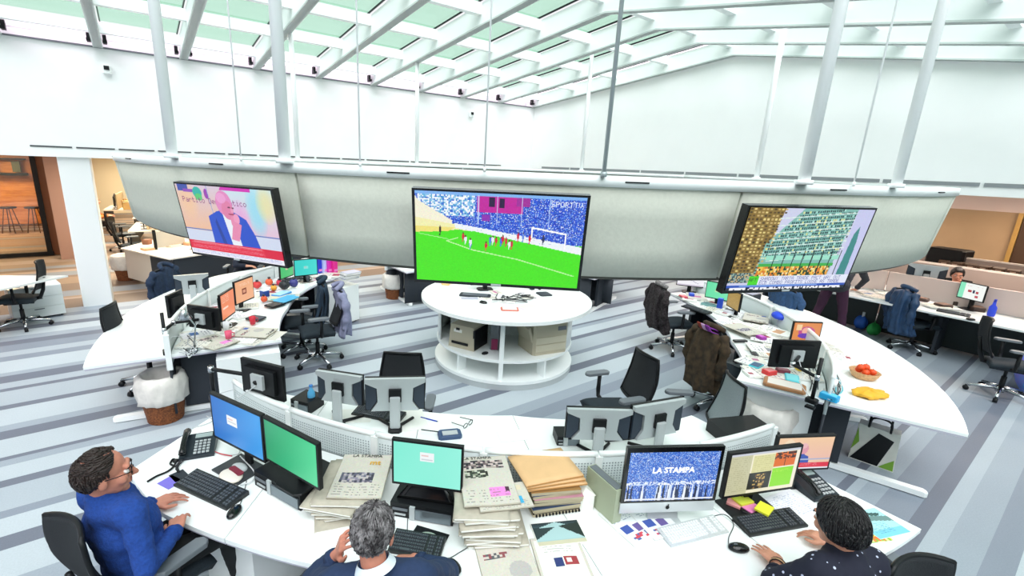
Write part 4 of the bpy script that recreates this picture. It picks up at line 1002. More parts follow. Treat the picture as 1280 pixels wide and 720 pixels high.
def phone(label, pc_, ang, s=1.0, base_z=DZ):
    q = on(*pc_, base_z); t = thing('desk_phone', label, 'telephone', q, ang)
    dm = mat('phone_black', '1e2730', .4)
    def wedge(x0, x1, y0, y1, z0, z1): return MB().add([(x0, y0, 0), (x1, y0, 0), (x1, y1, 0), (x0, y1, 0), (x0, y0, z0), (x1, y0, z0), (x1, y1, z1), (x0, y1, z1)], [(0, 3, 2, 1), (4, 5, 6, 7), (0, 1, 5, 4), (1, 2, 6, 5), (2, 3, 7, 6), (3, 0, 4, 7)])
    wedge(-.09*s, .11*s, -.1*s, .1*s, .02, .07).obj('body', dm, t)
    k = MB()
    for i in range(4):
        for j in range(5): k.box((-.0*s+.024*i*s, -.08*s+.024*j*s, .028+.25*(.02+.024*j)*s), (.017*s, .014*s, .008))
    o = k.obj('buttons', lgrey, t); o['kind'] = 'stuff'
    MB().box((.035*s, .07*s, .066), (.10*s, .035*s, .006), rx=.24).obj('display', mat('lcd_grey', '9aa8a8', .3), t)
    h = MB(); h.tube(spline([(-.065*s, -.105*s, .05), (-.065*s, -.05*s, .085), (-.065*s, .05*s, .105), (-.065*s, .11*s, .09)], 5), [.022*s]*3+[.017*s]*10+[.023*s]*3, 10); h.obj('handset', blackg, t)
    h = MB(); n = 60; h.tube([(-.065*s-.02*math.sin(i/n*PI)+.008*math.cos(i*1.5), -.11*s-.12*i/n, .012+.008*math.sin(i*1.5)) for i in range(n)], .003, 5); h.obj('coiled_cord', cable_m, t)
    return t
phone('black desk phone by the far corner of the desk of the man in blue', (247, 563), -.45+.2)
phone('black desk phone behind the dark haired woman', (1013, 612), -.35)

# ------------------------------------------------------------------ newspapers and papers
def news_art(kind=0, w=40, h=56):
    A = Art(w, h, 'cbc6ba')
    if kind == 0: A.noise(.1, .45, .75, .68, ['5a5a6c', '8a8494', '3a3a48', 'b8b0b0'], block=2)
    elif kind == 1: A.noise(.1, .10, .9, .28, ['6a5a5c', 'a89a94', '2c2a30', 'd0c0bc'], block=2); A.noise(.1, .32, .55, .48, ['3c4438', '88907c', '20241c', 'c8c8b8'], block=2); A.rect(.5, .68, .88, .85, 'ee8ad0'); A.rect(.8, .68, .88, .76, '4a2a40')
    elif kind == 2: A.lines(.1, .05, .9, .12, '404048', 2, .7); A.ell(.7, .55, .2, .14, 'b4b0ac'); A.rect(.7, .08, .9, .2, '4a62a8'); A.noise(.1, .25, .6, .34, ['8a4a50', 'c8c0b8', '5a5a60'], block=2); A.noise(.3, .9, .9, .99, ['303034', 'd0ccc0', '66605c'], block=2)
    elif kind == 3: A.rect(.06, .06, .94, .94, 'e6e4dc'); A.rect(.35, .45, .52, .62, '2a3a70'); A.rect(.56, .42, .82, .6, 'a03a40'); A.rect(.6, .46, .7, .56, 'f0e4d8'); A.lines(.2, .15, .8, .35, '9aa09c', 3, .6)
    elif kind == 4: A.rect(.05, .1, .2, .35, '48b8b4'); A.rect(.7, .55, .86, .85, '3fa8d8'); A.rect(.3, .1, .9, .3, 'd8ccb0')
    if kind in (0, 1, 4):
        for c in range(4): A.lines(.06+.23*c, .72, .24+.23*c, .97, '6e6c68', 3, .5)
    A.a += RNG.normal(0, .012, A.a.shape); A.a = A.a.clip(0, 1); return A
def newspaper(label, p, ang, base_z=DZ, w=.30, l=.40, th=.008, kind=None, group=None, name='newspaper', cat='newspaper', bend=0.0):
    q = on(p[0], p[1], base_z) if not isinstance(p, Vector) else p
    t = thing(name, label, cat, (q.x, q.y, base_z), ang, group)
    fn = lambda u, v: ((u-.5)*w, (v-.5)*l, .001+th+bend*math.sin(PI*u)*.5+.002*math.sin(u*9+v*5))
    m = MB(); m.sheet(fn, 8, 8, th=th); m.obj('folded_sheets', newsp, t)
    if kind is not None:
        A = news_art(kind); pic = picture('front_page', A, w*.985, l*.985, PRINT, t, mapf=lambda x, z: (x, z-l*.4925, .0022+th+bend*math.sin(PI*(x/w+.5))*.5+.002*math.sin((x/w+.5)*9+(z/l)*5)))
    else: MB().box((0, -l/2-.001, .001+th*.5), (w*.97, .003, th*.7)).obj('spine_fold', paper, t)
    return t
a0 = -.62
ORD = ['lowest', 'second from the bottom', 'third from the bottom', 'fourth from the bottom', 'fifth from the bottom', 'sixth from the bottom', 'seventh from the bottom', 'eighth from the bottom', 'ninth from the bottom', 'tenth from the bottom', 'eleventh from the bottom', 'twelfth from the bottom', 'thirteenth from the bottom', 'uppermost buried one']
LBL = 'newspaper buried in the fanned pile left of the mint screen'
c0 = on(455, 618, DZ)
for k in range(11):
    newspaper('newspaper in the fanned pile left of the mint screen, '+ORD[k], Vector((c0.x-.05+.012*(k % 4)-.02*(k % 3)-.004*k, c0.y+.04-.008*(k % 3), 0)), a0+.12*math.sin(k*2.1)-.08+(.25 if k < 3 else 0), DZ+.0095*k, th=.007, group='newspapers in the pile left of the mint screen')
t = newspaper('newspaper with yellow lettering on top of the fanned pile', Vector((c0.x, c0.y+.03, 0)), a0+.02, DZ+.105, kind=0)
textobj('LA STAMPA', .036, black, t, (0, .168, .0140), rot=(0, 0, 0), name='masthead'); textobj('mt', .06, mat('yellow_ink', 'd9a520', .6), t, (.06, .095, .0145), rot=(0, 0, 0), name='yellow_letters', bold=.001)
for k, (dx, dy, da) in enumerate([(-.13, .03, .5), (-.17, -.02, .62), (-.10, .06, .42)]):
    newspaper(['newspaper sliding off the left side of the fanned pile, lowest', 'newspaper sliding off the left side of the fanned pile, outermost', 'newspaper sliding off the left side of the fanned pile, uppermost'][k], Vector((c0.x+dx, c0.y+dy, 0)), a0+da-.3, DZ+.1045+.009*k if False else DZ+.0+.0001, w=.24, l=.34, th=.006)
c1 = on(617, 655, DZ)
for k in range(14):
    newspaper('newspaper in the tall leaning pile, '+ORD[k], Vector((c1.x+.02*math.sin(k*1.7)-.004*k, c1.y+.015*math.cos(k*2.3)+.004*k, 0)), -.55+.10*math.sin(k*2.7), DZ+.0125*k, th=.0105, w=.29, l=.36, group='newspapers in the tall pile right of the mint screen', bend=.002)
newspaper('newspaper with turquoise and blue boxes near the top of the tall pile', Vector((c1.x+.03, c1.y-.03, 0)), -.42, DZ+.178, kind=4, w=.29, l=.20)
t = newspaper('newspaper with a pink advert on top of the tall pile', Vector((c1.x+.03, c1.y+.12, 0)), -.48, DZ+.190, kind=1, w=.30, l=.42)
textobj('LA STAMPA', .034, black, t, (-.03, .178, .0150), rot=(0, 0, 0), name='masthead')
newspaper('open newspaper with grey oval at the bottom edge below the tall pile', (636, 712), -.42, kind=2, w=.28, l=.40)
newspaper('newspaper with two small pictures at the bottom edge, right of the open one', (702, 702), -.5, kind=3, w=.26, l=.30)
A = Art(48, 30, '9fc0c4'); A.grad(0, 0, 1, .4, '1c2a30', '5a7a80'); A.poly([(0, .3), (.5, .0), (1, .35), (1, .8), (0, .8)], 'a8c8ca'); A.poly([(0, .2), (.45, .25), (0, .75)], '2a3a3c'); A.poly([(1, .1), (.55, .2), (1, .8)], '22302c'); A.rect(0, .85, 1, 1, 'c9c4a8')
q = on(698, 668, DZ); t = thing('magazine', 'open magazine with a dark landscape picture below the brown envelopes', 'magazine', q, -.45)
MB().box((0, 0, .006), (.27, .16, .012)).obj('pages', paper, t); flatpic('cover_picture', A, .265, .155, PRINT, t, .0125)
# envelopes on their magazine pile
c2 = on(688, 628, DZ)
rr = random.Random(5)
for k in range(8):
    h = .018; q = (c2.x+.01*rr.uniform(-1, 1), c2.y+.01*rr.uniform(-1, 1), DZ+.001+k*.0195)
    t = thing('bound_volume', 'magazine in the pile under the brown envelopes, '+ORD[k], 'magazine', q, -.42+.05*rr.uniform(-1, 1), 'magazines under the brown envelopes')
    MB().box((0, 0, h/2), (.29, .21, h)).obj('pages', mat('page_edge', 'b5a98e', .8), t); MB().box((0, 0, h+.0005), (.292, .212, .001)).obj('cover', mat(['mag_dark', 'mag_pink', 'mag_blue', 'mag_tan'][k % 4], ['2a2528', 'c08a9a', '3a4a6a', 'a07a4a'][k % 4], .4), t)
    if k == 0:
        m = MB()
        for i in range(14): m.cyl((-.13+.02*i, -.108, h/2), (-.122+.02*i, -.108, h/2), .008, n=8)
        m.obj('spiral_binding', black, t)
env = mat('kraft_paper', 'e3b987', .7, noise=.06, scale=12)
for k in range(3):
    t = thing('brown_envelope', ['lowest brown envelope right of the tall newspaper pile', 'middle brown envelope right of the tall newspaper pile', 'topmost large brown envelope right of the tall newspaper pile'][k], 'envelope', (c2.x+.02-.01*k, c2.y+.05+.01*k, DZ+.160+.018*k), -.40+.05*k)
    m = MB(); m.sheet(lambda u, v: ((u-.5)*.36, (v-.5)*.28, .012+.006*math.sin(PI*u)*math.sin(PI*v)+.004*math.sin(3*u)), 8, 8, th=.012); m.obj('pouch', env, t)
    MB().box((0, -.141, .008), (.35, .004, .006)).obj('flap', mat('kraft_dark', 'b98850', .7), t)
t = thing('paper_packet', 'small white wrapped packet beside the brown envelopes', 'packet', on(729, 632, DZ), -.35); MB().box((0, 0, .05), (.09, .10, .10), bev=.01).obj('wrapper', paper, t); MB().add([(-.045, -.05, .1), (.045, -.05, .1), (.045, .05, .1), (-.045, .05, .1), (0, 0, .125)], [(0, 1, 4), (1, 2, 4), (2, 3, 4), (3, 0, 4)]).obj('folded_top', paper, t)
t = thing('ring_binder', 'grey green ring binder standing right of the packet', 'binder', on(752, 637, DZ), -.15); MB().box((0, 0, .11), (.06, .24, .22)).obj('cover', mat('binder_green', 'a5ad94', .6), t); MB().box((.0, 0, .222), (.045, .22, .004)).obj('page_block', greyp, t)
for k, (x, y, a) in enumerate([(770, 640, -.2), (786, 655, -.1), (815, 648, -.25)]):
    A = Art(30, 42, 'eceff2'); A.lines(.1, .08, .9, .4, '8088a0', 2, .5); A.rect(.15, .5, .45, .7, '4058a8'); A.rect(.55, .55, .8, .75, '6a5a9a'); A.noise(.2, .78, .8, .92, ['d04858', '5a68a0', 'eceff2'], block=2)
    t = thing('printed_sheet', ['printed sheet with blue pictures beside the grey green binder', 'printed sheet half under the aluminium computer, left side', 'printed sheet under the foot of the aluminium computer'][k], 'sheet', on(x, y, DZ+.001+.003*k), a); MB().box((0, 0, .001), (.2, .28, .002)).obj('sheet', paper, t); flatpic('print', A, .198, .278, PRINT, t, .0022)
# by the woman
def sheet(label, p, ang, w=.21, l=.297, art=None, m=None, th=.002, base_z=DZ, name='paper_sheet', cat='paper', group=None):
    q = on(*p, base_z) if not isinstance(p, Vector) else p
    t = thing(name, label, cat, (q.x, q.y, base_z+.0008), ang, group)
    MB().box((0, 0, th/2), (w, l, th)).obj('sheet', m or paper, t)
    if art: flatpic('print', art, w*.98, l*.98, PRINT, t, th+.0006)
    return t
A = Art(40, 30, 'e8e8ee'); A.lines(.05, .1, .95, .95, 'a8b0c8', 2, .4)
sheet('wide printed sheet behind the keyboard of the woman', (985, 632), -.2, .30, .2, A)
A = Art(30, 24, '16181c')
t = sheet('black desk blotter under the coloured note pads', (930, 636), -.35, .26, .20, m=black, th=.004, name='blotter', cat='blotter')
for k, (c, lab) in enumerate((('d9e048', 'yellow green note pad on the black blotter, left'), ('e888c0', 'pink note pad on the black blotter'), ('e4e83c', 'bright yellow note pad on the black blotter, right'), ('f0a0a0', 'pale pink note slips left on the black blotter'))):
    q = on([928, 936, 955, 918][k], [626, 634, 637, 628][k], DZ+.006+.0135*[1, 0, 2, 0][k]); tt = thing('note_pad', lab, 'note pad', q, -.3+.2*k); MB().box((0, 0, .006), (.10, .075 if k != 1 else .09, .012)).obj('leaves', mat('note_%d' % k, c, .7), tt); MB().box((0, .034, .0125), (.10, .006, .001)).obj('glue_edge', mat('note_%d' % k), tt)
t = thing('stapler', 'black stapler resting across the note pads', 'stapler', on(931, 617, DZ+.02), -.1); MB().box((0, 0, .012), (.14, .03, .012), bev=.01).obj('base', black, t); MB().box((0, 0, .03), (.13, .028, .016), ry=.06, bev=.01).obj('arm', blackg, t)
A = Art(50, 36, 'a8dce4'); A.poly([(0, .1), (1, .35), (1, .55), (0, .3)], '6a8a88'); A.poly([(.2, 0), (.9, .2), (.8, .3), (.1, .1)], '3a5a58'); A.rect(0, .75, 1, 1, '7cc8e0'); A.lines(.1, .5, .7, .9, '4a8aa0', 2, .5)
sheet('magazine with a pale blue river picture at the right end of the near desk', (1096, 655), -.35, .24, .2, A, th=.008, name='magazine', cat='magazine')
A = Art(50, 16, 'f0d838'); A.noise(0, 0, 1, 1, ['f0d838', 'e87838', 'd8e050', '88b040', 'f8f0a0'], block=3)
sheet('yellow and orange printed leaflet in front of the blue magazine', (1083, 672), -.45, .26, .09, A, th=.006, name='leaflet', cat='leaflet')
# by the man in blue
sheet('violet card beside the keyboard of the man in blue', (213, 603), .5, .09, .11, m=mat('violet_card', '7a6ed0', .6))
sheet('dark folded card behind the violet one', (224, 595), .3, .08, .10, m=dark)
t = thing('headset_cable', 'coiled black headset with cord lying left of the desk phone', 'headset', on(205, 590, DZ)); P = [on(*p_, DZ+.008)-on(205, 590, DZ) for p_ in ((184, 602), (196, 595), (208, 590), (216, 584), (220, 576), (216, 574), (213, 580), (221, 583))]
MB().tube(spline(P, 5), .006, 6).obj('cord', black, t); MB().ball(tuple(P[4]), (.02, .015, .012), 10, 6).obj('earpiece', black, t)
t = thing('glasses_case', 'white and maroon oval case between keyboard and blue screen', 'case', on(289, 598, DZ), .35); MB().ball((0, 0, .018), (.06, .085, .018), 20, 10).obj('case_body', mat('cream_leather', 'e6ddd0', .5), t); MB().box((.035, 0, .035), (.04, .12, .006), bev=.01).obj('maroon_band', mat('maroon_leather', '7c1f34', .5), t)
t = thing('cable_bundle', 'bundle of white and red cables left of the blue screen base', 'cables', on(262, 570, DZ)); o0 = on(262, 570, DZ)
for k, (c, P) in enumerate([('d8dadc', [(236, 548), (250, 556), (270, 566), (296, 568), (300, 560)]), ('c03a48', [(252, 560), (262, 562), (275, 567), (290, 570)]), ('d8dadc', [(300, 570), (318, 590), (314, 602), (300, 606)]), ('b8bcc0', [(240, 535), (258, 530), (266, 525), (258, 520)])]):
    MB().tube(spline([on(*p_, DZ+.006+.003*k)-o0 for p_ in P], 5), .004, 5).obj('cable', mat('cab_'+c, c, .5), t)
t = thing('cable_tangle', 'tangle of dark cables and adapters behind the green screen', 'cables', on(420, 600, DZ)); o0 = on(420, 600, DZ)
rr = random.Random(2)
for k in range(7):
    P = [on(405+rr.uniform(0, 26), 580+rr.uniform(0, 26), DZ+.008+.004*k)-o0 for _ in range(5)]
    MB().tube(spline(P, 5), .004, 5).obj('cable', [cable_m, cablew, cable_m][k % 3], t)
for k in range(2): MB().box(on(414+14*k, 590+6*k, DZ+.02)-o0, (.06, .04, .035), rz=.4*k).obj('adapter', black, t)
t = thing('mouse_pad', 'black mouse pad with green and white leaf print near the grey haired man', 'mouse pad', on(532, 679, DZ+.001), -.95)
MB().box((0, 0, .002), (.19, .19, .004)).obj('pad', black, t); MB().lathe([(.072, 0), (.072, .002)], 28, c=(0, 0, .004)).obj('white_print', mat('print_white', 'dff0e0', .6), t); MB().box((0, 0, .0068), (.11, .02, .001), rz=.8).obj('green_leaf', mat('print_green', '3aa060', .6), t)
# inner row of the near desk
t = thing('water_bottle', 'small bottle of blue plastic on the near desk left of the silver monitors', 'bottle', on(390, 510, DZ)); MB().lathe([(.028, 0), (.03, .01), (.03, .12), (.027, .14), (.012, .17), (.012, .185)], 20).obj('bottle_body', mat('blue_bottle', '5ab4e8', .15, spec=.8), t); MB().cyl((0, 0, .185), (0, 0, .2), .015).obj('cap', mat('blue_cap', '2a78c8', .4), t)
t = thing('eyeglasses', 'folded black glasses on the near desk inner row', 'glasses', on(585, 533, DZ), .3)
for s in (-1, 1): MB().tube([(s*.03+.025*math.cos(a/8*2*PI), 0, .02+.018*math.sin(a/8*2*PI)) for a in range(9)], .003, 5).obj('rim', black, t); MB().tube([(s*.058, 0, .028), (s*.05, .12, .01)], .003, 5).obj('temple', black, t)
t = thing('pen', 'blue pen lying on the near desk inner row', 'pen', on(536, 524, DZ+.004), -1.0); MB().cyl((-.07, 0, 0), (.07, 0, 0), .005, n=8).obj('barrel', mat('pen_blue', '2038b0', .4), t); MB().cyl((.07, 0, 0), (.082, 0, 0), .004, .001, n=8).obj('tip', black, t)
t = thing('conference_phone', 'blue and black device with aerial on the near desk inner row', 'telephone', on(562, 545, DZ), -.4); MB().box((0, 0, .015), (.17, .10, .03), bev=.015).obj('body', mat('slate_blue', '2f4a70', .4), t); MB().box((0, -.01, .033), (.11, .05, .006)).obj('keypad', lgrey, t); MB().tube([(-.08, .02, .03), (-.2, .06, .035)], .004, 6).obj('aerial', black, t)
sheet('white sheets between the left silver monitors and the divider', (440, 520), -.5, .3, .2)
sheet('white sheet beside the pen on the near desk inner row', (515, 525), -.3)
sheet('white sheet near the right silver monitors', (640, 545), -.4, .2, .14)
# ================================================================== CLUTTER OF THE FARTHER DESKS
rr = random.Random(21)
litter_cols = ['f2f0ea', 'e6e2d8', 'dcd6c8', 'f4f4f2', 'd2ccc2', 'e8e4e6']
def litter_art(k):
    A = Art(14, 20, rr.choice(litter_cols)); A.lines(.1, .1, .9, .35, '70707c', 2, .5)
    if k % 2: A.rect(.12, .45, .55+.3*rr.random(), .75, rr.choice(['8a8a92', 'a04858', '4a6aa0', '6a6460', '3c4048', 'c89a78', 'c07a9a']))
    else: A.lines(.1, .45, .9, .95, '88868c', 2, .5)
    return A
def at_isl(a, r): p = ipol(a, r); return Vector((p.x, p.y, 0))
def scatter(n, a0, a1, r0, r1, label, group, zmax=.03, name='paper_sheet', cat='paper'):
    for k in range(n):
        a = a0+(a1-a0)*rr.random(); r = r0+(r1-r0)*rr.random()
        w, l = rr.choice([(.21, .30), (.21, .30), (.15, .21), (.28, .38), (.10, .15)])
        sheet(label, at_isl(a, r), rr.uniform(-1.6, 1.6), w, l, litter_art(k), th=rr.choice([.002, .004, .012, .02]), base_z=DZ+.0007*k, group=group, name=name, cat=cat)
scatter(46, 298, 326, 3.02, 3.52, 'loose printed paper in the litter behind the brown coat on the right desk', 'papers littering the middle of the right desk')
scatter(16, 326, 345, 3.1, 3.5, 'loose paper around the far monitors of the right desk', 'papers around the far monitors of the right desk')
scatter(12, 285, 297, 2.95, 3.5, 'loose paper under the black monitor at the end of the right desk', 'papers at the near end of the right desk')
scatter(12, 304, 322, 3.68, 4.0, 'loose paper just outside the divider of the right desk', 'papers outside the divider of the right desk')
scatter(16, 164, 172, 2.95, 3.75, 'loose paper at the near end of the left desk', 'papers at the near end of the left desk')
scatter(18, 132, 160, 3.3, 3.8, 'loose paper around the orange screens of the left desk', 'papers around the orange screens of the left desk')
scatter(14, 114, 130, 3.2, 3.8, 'loose paper at the far end of the left desk', 'papers at the far end of the left desk')
scatter(8, 20, 34, 3.1, 3.5, 'loose paper on the right end of the far desk', 'papers on the right end of the far desk')
scatter(8, 76, 88, 3.1, 3.5, 'loose paper on the left end of the far desk', 'papers on the left end of the far desk')
newspaper('folded newspaper at the corner of the left desk, above the grey drawer end', (318, 416), .9, DZ+.02, kind=2)
newspaper('white newspaper beside the folded one at the near end of the left desk', (268, 428), .5, DZ+.02, kind=1)
newspaper('newspaper lying flat on the right desk by the hung brown coat', (930, 412), -.3, DZ+.05, kind=0)
newspaper('newspaper on the right desk between the litter and the blue cap', (945, 398), -1.2, DZ+.05, kind=2)
newspaper('newspaper next to the tablet at the middle of the left desk', (355, 372), 1.2, DZ+.02, kind=4)
def block(name, label, cat, p, size, rz, m, z=DZ, top=None, extra=None):
    q = on(*p, z); t = thing(name, label, cat, (q.x, q.y, z), rz); MB().box((0, 0, size[2]/2), size, bev=min(size[0], size[1])*.12).obj('body', m, t)
    if top: MB().box((0, 0, size[2]+.001), (size[0]*.8, size[1]*.8, .002)).obj('top_face', top, t)
    return t
C_ = lambda h: mat('col_'+h, h, .5)
block('tablet', 'black tablet lying on the left desk right of the pale orange screen', 'tablet', (344, 381), (.24, .17, .012), .5, black, DZ+.025, mat('tablet_glass', '3c4248', .1))
block('tablet', 'dark grey pad lying on the left desk below the pale orange screen', 'pad', (320, 398), (.16, .2, .012), .7, dark, DZ+.02, C_('4a5260'))
block('folder', 'sky blue folder on the left desk', 'folder', (358, 374), (.32, .2, .012), .6, C_('5ab8e0'), DZ+.035, C_('48a8d8'))
block('folder', 'flat blue folder on the left desk behind the tablet', 'folder', (352, 368), (.28, .16, .02), .7, C_('3f8ed0'), DZ+.02, C_('a8d4f0'))
block('box', 'small blue box among the red clutter of the left desk', 'box', (331, 370), (.10, .10, .08), .4, C_('1f3f8a'), DZ+.02, C_('d8e0f0'))
for k, (x, y, c, s, lab) in enumerate([(322, 361, 'd03a3a', .05, 'red'), (337, 357, 'e05a30', .05, 'orange red'), (349, 357, 'c82848', .04, 'crimson'), (313, 352, '9a2aa0', .05, 'purple'), (327, 352, '6a2a28', .05, 'dark brown'), (342, 364, 'e8a030', .04, 'amber'), (356, 362, '202428', .06, 'black'), (368, 359, '3a3a80', .06, 'indigo'), (330, 378, 'e05a30', .04, 'coral')]):
    q = on(x, y, DZ+.01); t = thing('desk_trinket', lab+' trinket in the colourful clutter behind the orange screens of the left desk', 'trinket', (q.x, q.y, DZ+.02), k); MB().ball((0, 0, s), (s*1.3, s, s), 12, 8, fn=lambda a, p: 1+.15*math.sin(3*a+k)).obj('body', C_(c), t); MB().cyl((0, 0, s*1.6), (0, 0, s*2.5), s*.4, n=10).obj('knob', C_('2a2a30'), t)
def cup(label, p, c, z=DZ, r=.036, h=.09, rim=None):
    q = on(*p, z); t = thing('cup', label, 'cup', (q.x, q.y, z)); MB().lathe([(r*.8, 0), (r, h), (r*.9, h), (r*.72, .01)], 20).obj('cup_body', C_(c), t); MB().tube([(r*.95, 0, h*.8), (r*1.6, 0, h*.7), (r*1.6, 0, h*.35), (r*.9, 0, h*.25)], .006, 6).obj('handle', C_(c), t)
cup('red cup on the left desk below the pale orange screen', (316, 405), 'c82038', DZ+.02)
cup('white cup beside the black post at the near end of the left desk', (283, 412), 'f0f0f4', DZ+.02)
cup('pink cup near the near end of the left desk', (286, 424), 'e05a7a', DZ+.02)
cup('white cup on the near end of the right desk', (1040, 485), 'f0f0f0', DZ+.012)
cup('dark cup on the left desk at its far monitors', (385, 352), '30343c', DZ+.02)
# far end of left desk: coloured packs, pile of books
for k, (x, c, lab) in enumerate([(399, '2438c0', 'deep blue'), (406, 'b8c4f0', 'pale lilac'), (411, 'd828b0', 'magenta'), (418, 'e02a90', 'hot pink')]):
    q = on(x, 341, DZ+.01); t = thing('carton', lab+' carton in the row at the far end of the left desk', 'carton', (q.x, q.y, DZ+.015), .3); MB().box((0, 0, .13), (.085, .1, .26), bev=.01).obj('body', C_(c), t); MB().box((0, -.051, .05), (.07, .003, .04)).obj('label_band', C_('e888c8'), t)
for k in range(5):
    q = on(436, 350, DZ); t = thing('book', 'book in the flat pile at the far end of the left desk, '+['lowest', 'second from below', 'middle one', 'second from top', 'topmost'][k], 'book', (q.x+.01*k, q.y, DZ+.02+.024*k), .2+.1*math.sin(k*2)); MB().box((0, 0, .01), (.27, .19, .018)).obj('pages', paper, t); MB().box((0, 0, .0205), (.275, .195, .003)).obj('cover', C_(['8a8aa8', 'd8d8e4', '4a4a60', 'e8e4f0', 'b8b8d0'][k]), t)
# near end of the right desk
for k, (nm, lab, cat, x, y, s, c, c2) in enumerate([
    ('box', 'red box in front of the black monitor on the right desk', 'box', 961, 468, (.12, .09, .05), 'd83a3a', 'f09090'), ('box', 'turquoise tray on the right desk by the small keyboard', 'tray', 945, 458, (.16, .1, .02), '48c8d8', '2a5a80'),
    ('box', 'cyan envelope bundle in front of the black monitor on the right desk', 'envelope', 990, 474, (.2, .12, .02), '58d0dc', '8ae8ee'), ('box', 'yellow note block at the foot of the black post', 'note pad', 1000, 464, (.08, .08, .03), 'f0d040', 'f8e070'),
    ('box', 'small purple pouch left of the black monitor of the right desk', 'pouch', 951, 425, (.10, .08, .05), '9a2f9a', 'c04ac0'), ('box', 'bright cyan box at the end edge of the right desk', 'box', 1036, 499, (.14, .08, .05), '28a8e0', '60c8f0'),
    ('tray', 'wooden tray of papers at the end edge of the right desk', 'tray', 980, 483, (.34, .2, .03), 'a87850', 'e8e0d8'), ('box', 'maroon case beside the yellow note block', 'case', 978, 466, (.12, .07, .04), '8a3a4a', 'b06a78'),
    ('remote_control', 'black remote control at the far inner edge of the right desk', 'remote', 925, 427, (.17, .05, .02), '202226', '44484e'), ('box', 'dark printer like box behind the litter of the right desk', 'device', 938, 374, (.26, .2, .10), '25282e', '8a90a8'),
    ('box', 'blue bottle shaped pack beside the narrow ochre monitor', 'pack', 899, 386, (.07, .07, .16), '2048c0', '6a90f0'), ('box', 'blue folder at the far inner corner of the right desk', 'folder', 864, 371, (.1, .08, .06), '2a50c8', '6080e0'),
    ('box', 'red folder at the far inner corner of the right desk', 'folder', 854, 371, (.14, .1, .02), 'd04a58', 'e88a90'), ('box', 'teal tray below the green monitor of the right desk', 'tray', 886, 382, (.2, .14, .03), '7aa8a8', '4a7478'),
    ('box', 'white box among the litter of the right desk', 'box', 911, 392, (.14, .1, .06), 'e8ecf4', '404850')]):
    block(nm, lab, cat, (x, y), s, -.3+.37*k, C_(c), DZ+.012, C_(c2))
q = on(972, 409, DZ); t = thing('cap', 'royal blue cap hanging over a stand on the right desk', 'cap', (q.x, q.y, DZ+.02), .4)
MB().ball((0, 0, .14), (.13, .10, .05), 20, 8).obj('crown', C_('2048d8'), t); MB().box((.0, -.1, .12), (.16, .08, .01), bev=.03).obj('peak', C_('2048d8'), t); MB().cyl((0, 0, 0), (0, 0, .12), .02).cyl((.07, 0, 0), (.07, 0, .12), .012).obj('stand', C_('c8ccd8'), t)
t = thing('pink_box', 'pink folded carton under the near corner of the right desk', 'carton', on(935, 494, 0), .3); MB().box((0, 0, .25), (.22, .16, .5), taper=.9).obj('body', C_('e0a0cc'), t); MB().box((0, 0, .51), (.2, .14, .02)).obj('lid', C_('c888b4'), t)
# fruit bowl and yellow bag on the bare half of the right desk
q = on(1079, 472, DZ); t = thing('fruit_basket', 'small woven fruit basket on the bare outer half of the right desk', 'basket', q, -.4)
m = MB(); m.lathe([(.085, 0), (.10, .012), (.108, .03), (.118, .045), (.122, .06), (.13, .072), (.122, .075), (.1, .03), (.08, .012)], 32, wob=lambda a, j: .025*math.sin(16*a+j*PI)); m.obj('weave', mat('pale_wicker', 'd8a878', .7, noise=.25, scale=50, bump=.5), t)
for k, (x, y, z) in enumerate([(-.05, -.02, .075), (.02, -.055, .075), (.055, .01, .075), (-.01, .045, .075), (0, 0, .115), (-.04, .03, .11)]):
    o = thing('orange', 'orange in the woven fruit basket, '+['left one', 'front one', 'right one', 'rear one', 'topmost one', 'upper rear left one'][k], 'fruit', q+Vector((x, y, z)), k, 'oranges in the fruit basket')
    MB().ball((0, 0, 0), (.034, .034, .031), 16, 10).obj('peel', mat('orange_peel', 'e8501c', .45, noise=.1, scale=60, bump=.3), o); MB().cyl((0, 0, .029), (0, 0, .036), .004, n=6).obj('stem', C_('3a5a20'), o)
q = on(1086, 495, DZ); t = thing('plastic_bag', 'crumpled yellow bag in front of the fruit basket', 'bag', q, -.5)
MB().ball((0, 0, .03), (.15, .10, .035), 32, 12, fn=lambda a, p: 1+.10*math.sin(5*a+2*p)+.06*math.sin(11*a)+.05*math.sin(8*p)).obj('bag_body', mat('yellow_bag', 'f0b428', .5, noise=.15, scale=20, bump=.6), t)
MB().box((.13, -.03, .025), (.07, .05, .02), rz=.4, bev=.015).obj('twisted_neck', mat('yellow_bag', 'f0b428'), t)

# shopping bag under the right desk
q = on(1088, 577, 0); t = thing('shopping_bag', 'white shopping bag with black print leaning on the end leg of the right desk', 'bag', q, -1.37)
MB().box((0, 0, .19), (.34, .14, .38), taper=.9, ry=.0).obj('bag_body', mat('bag_white', 'e4e4da', .5, noise=.1, scale=10, bump=.5), t)
m = MB(); m.add([(-.16, -.073, .01), (.05, -.073, .01), (.12, -.066, .30), (.0, -.066, .34)], [(0, 1, 2, 3)]); m.obj('black_print', black, t)
m = MB(); m.add([(.06, -.0735, .01), (.165, -.0735, .01), (.155, -.068, .12), (.1, -.07, .06)], [(0, 1, 2, 3)]); m.obj('green_print', C_('7aa838'), t); m = MB(); m.add([(-.168, -.0735, .1), (-.12, -.072, .2), (-.15, -.066, .34)], [(0, 1, 2)]); m.obj('green_print', C_('7aa838'), t)
for y in (-.06, .06): MB().tube(spline([(-.08, y, .37), (-.07, y*1.3, .47), (.0, y*1.5, .50), (.07, y*1.3, .47), (.08, y, .37)], 5), .010, 6).obj('handle', black, t)
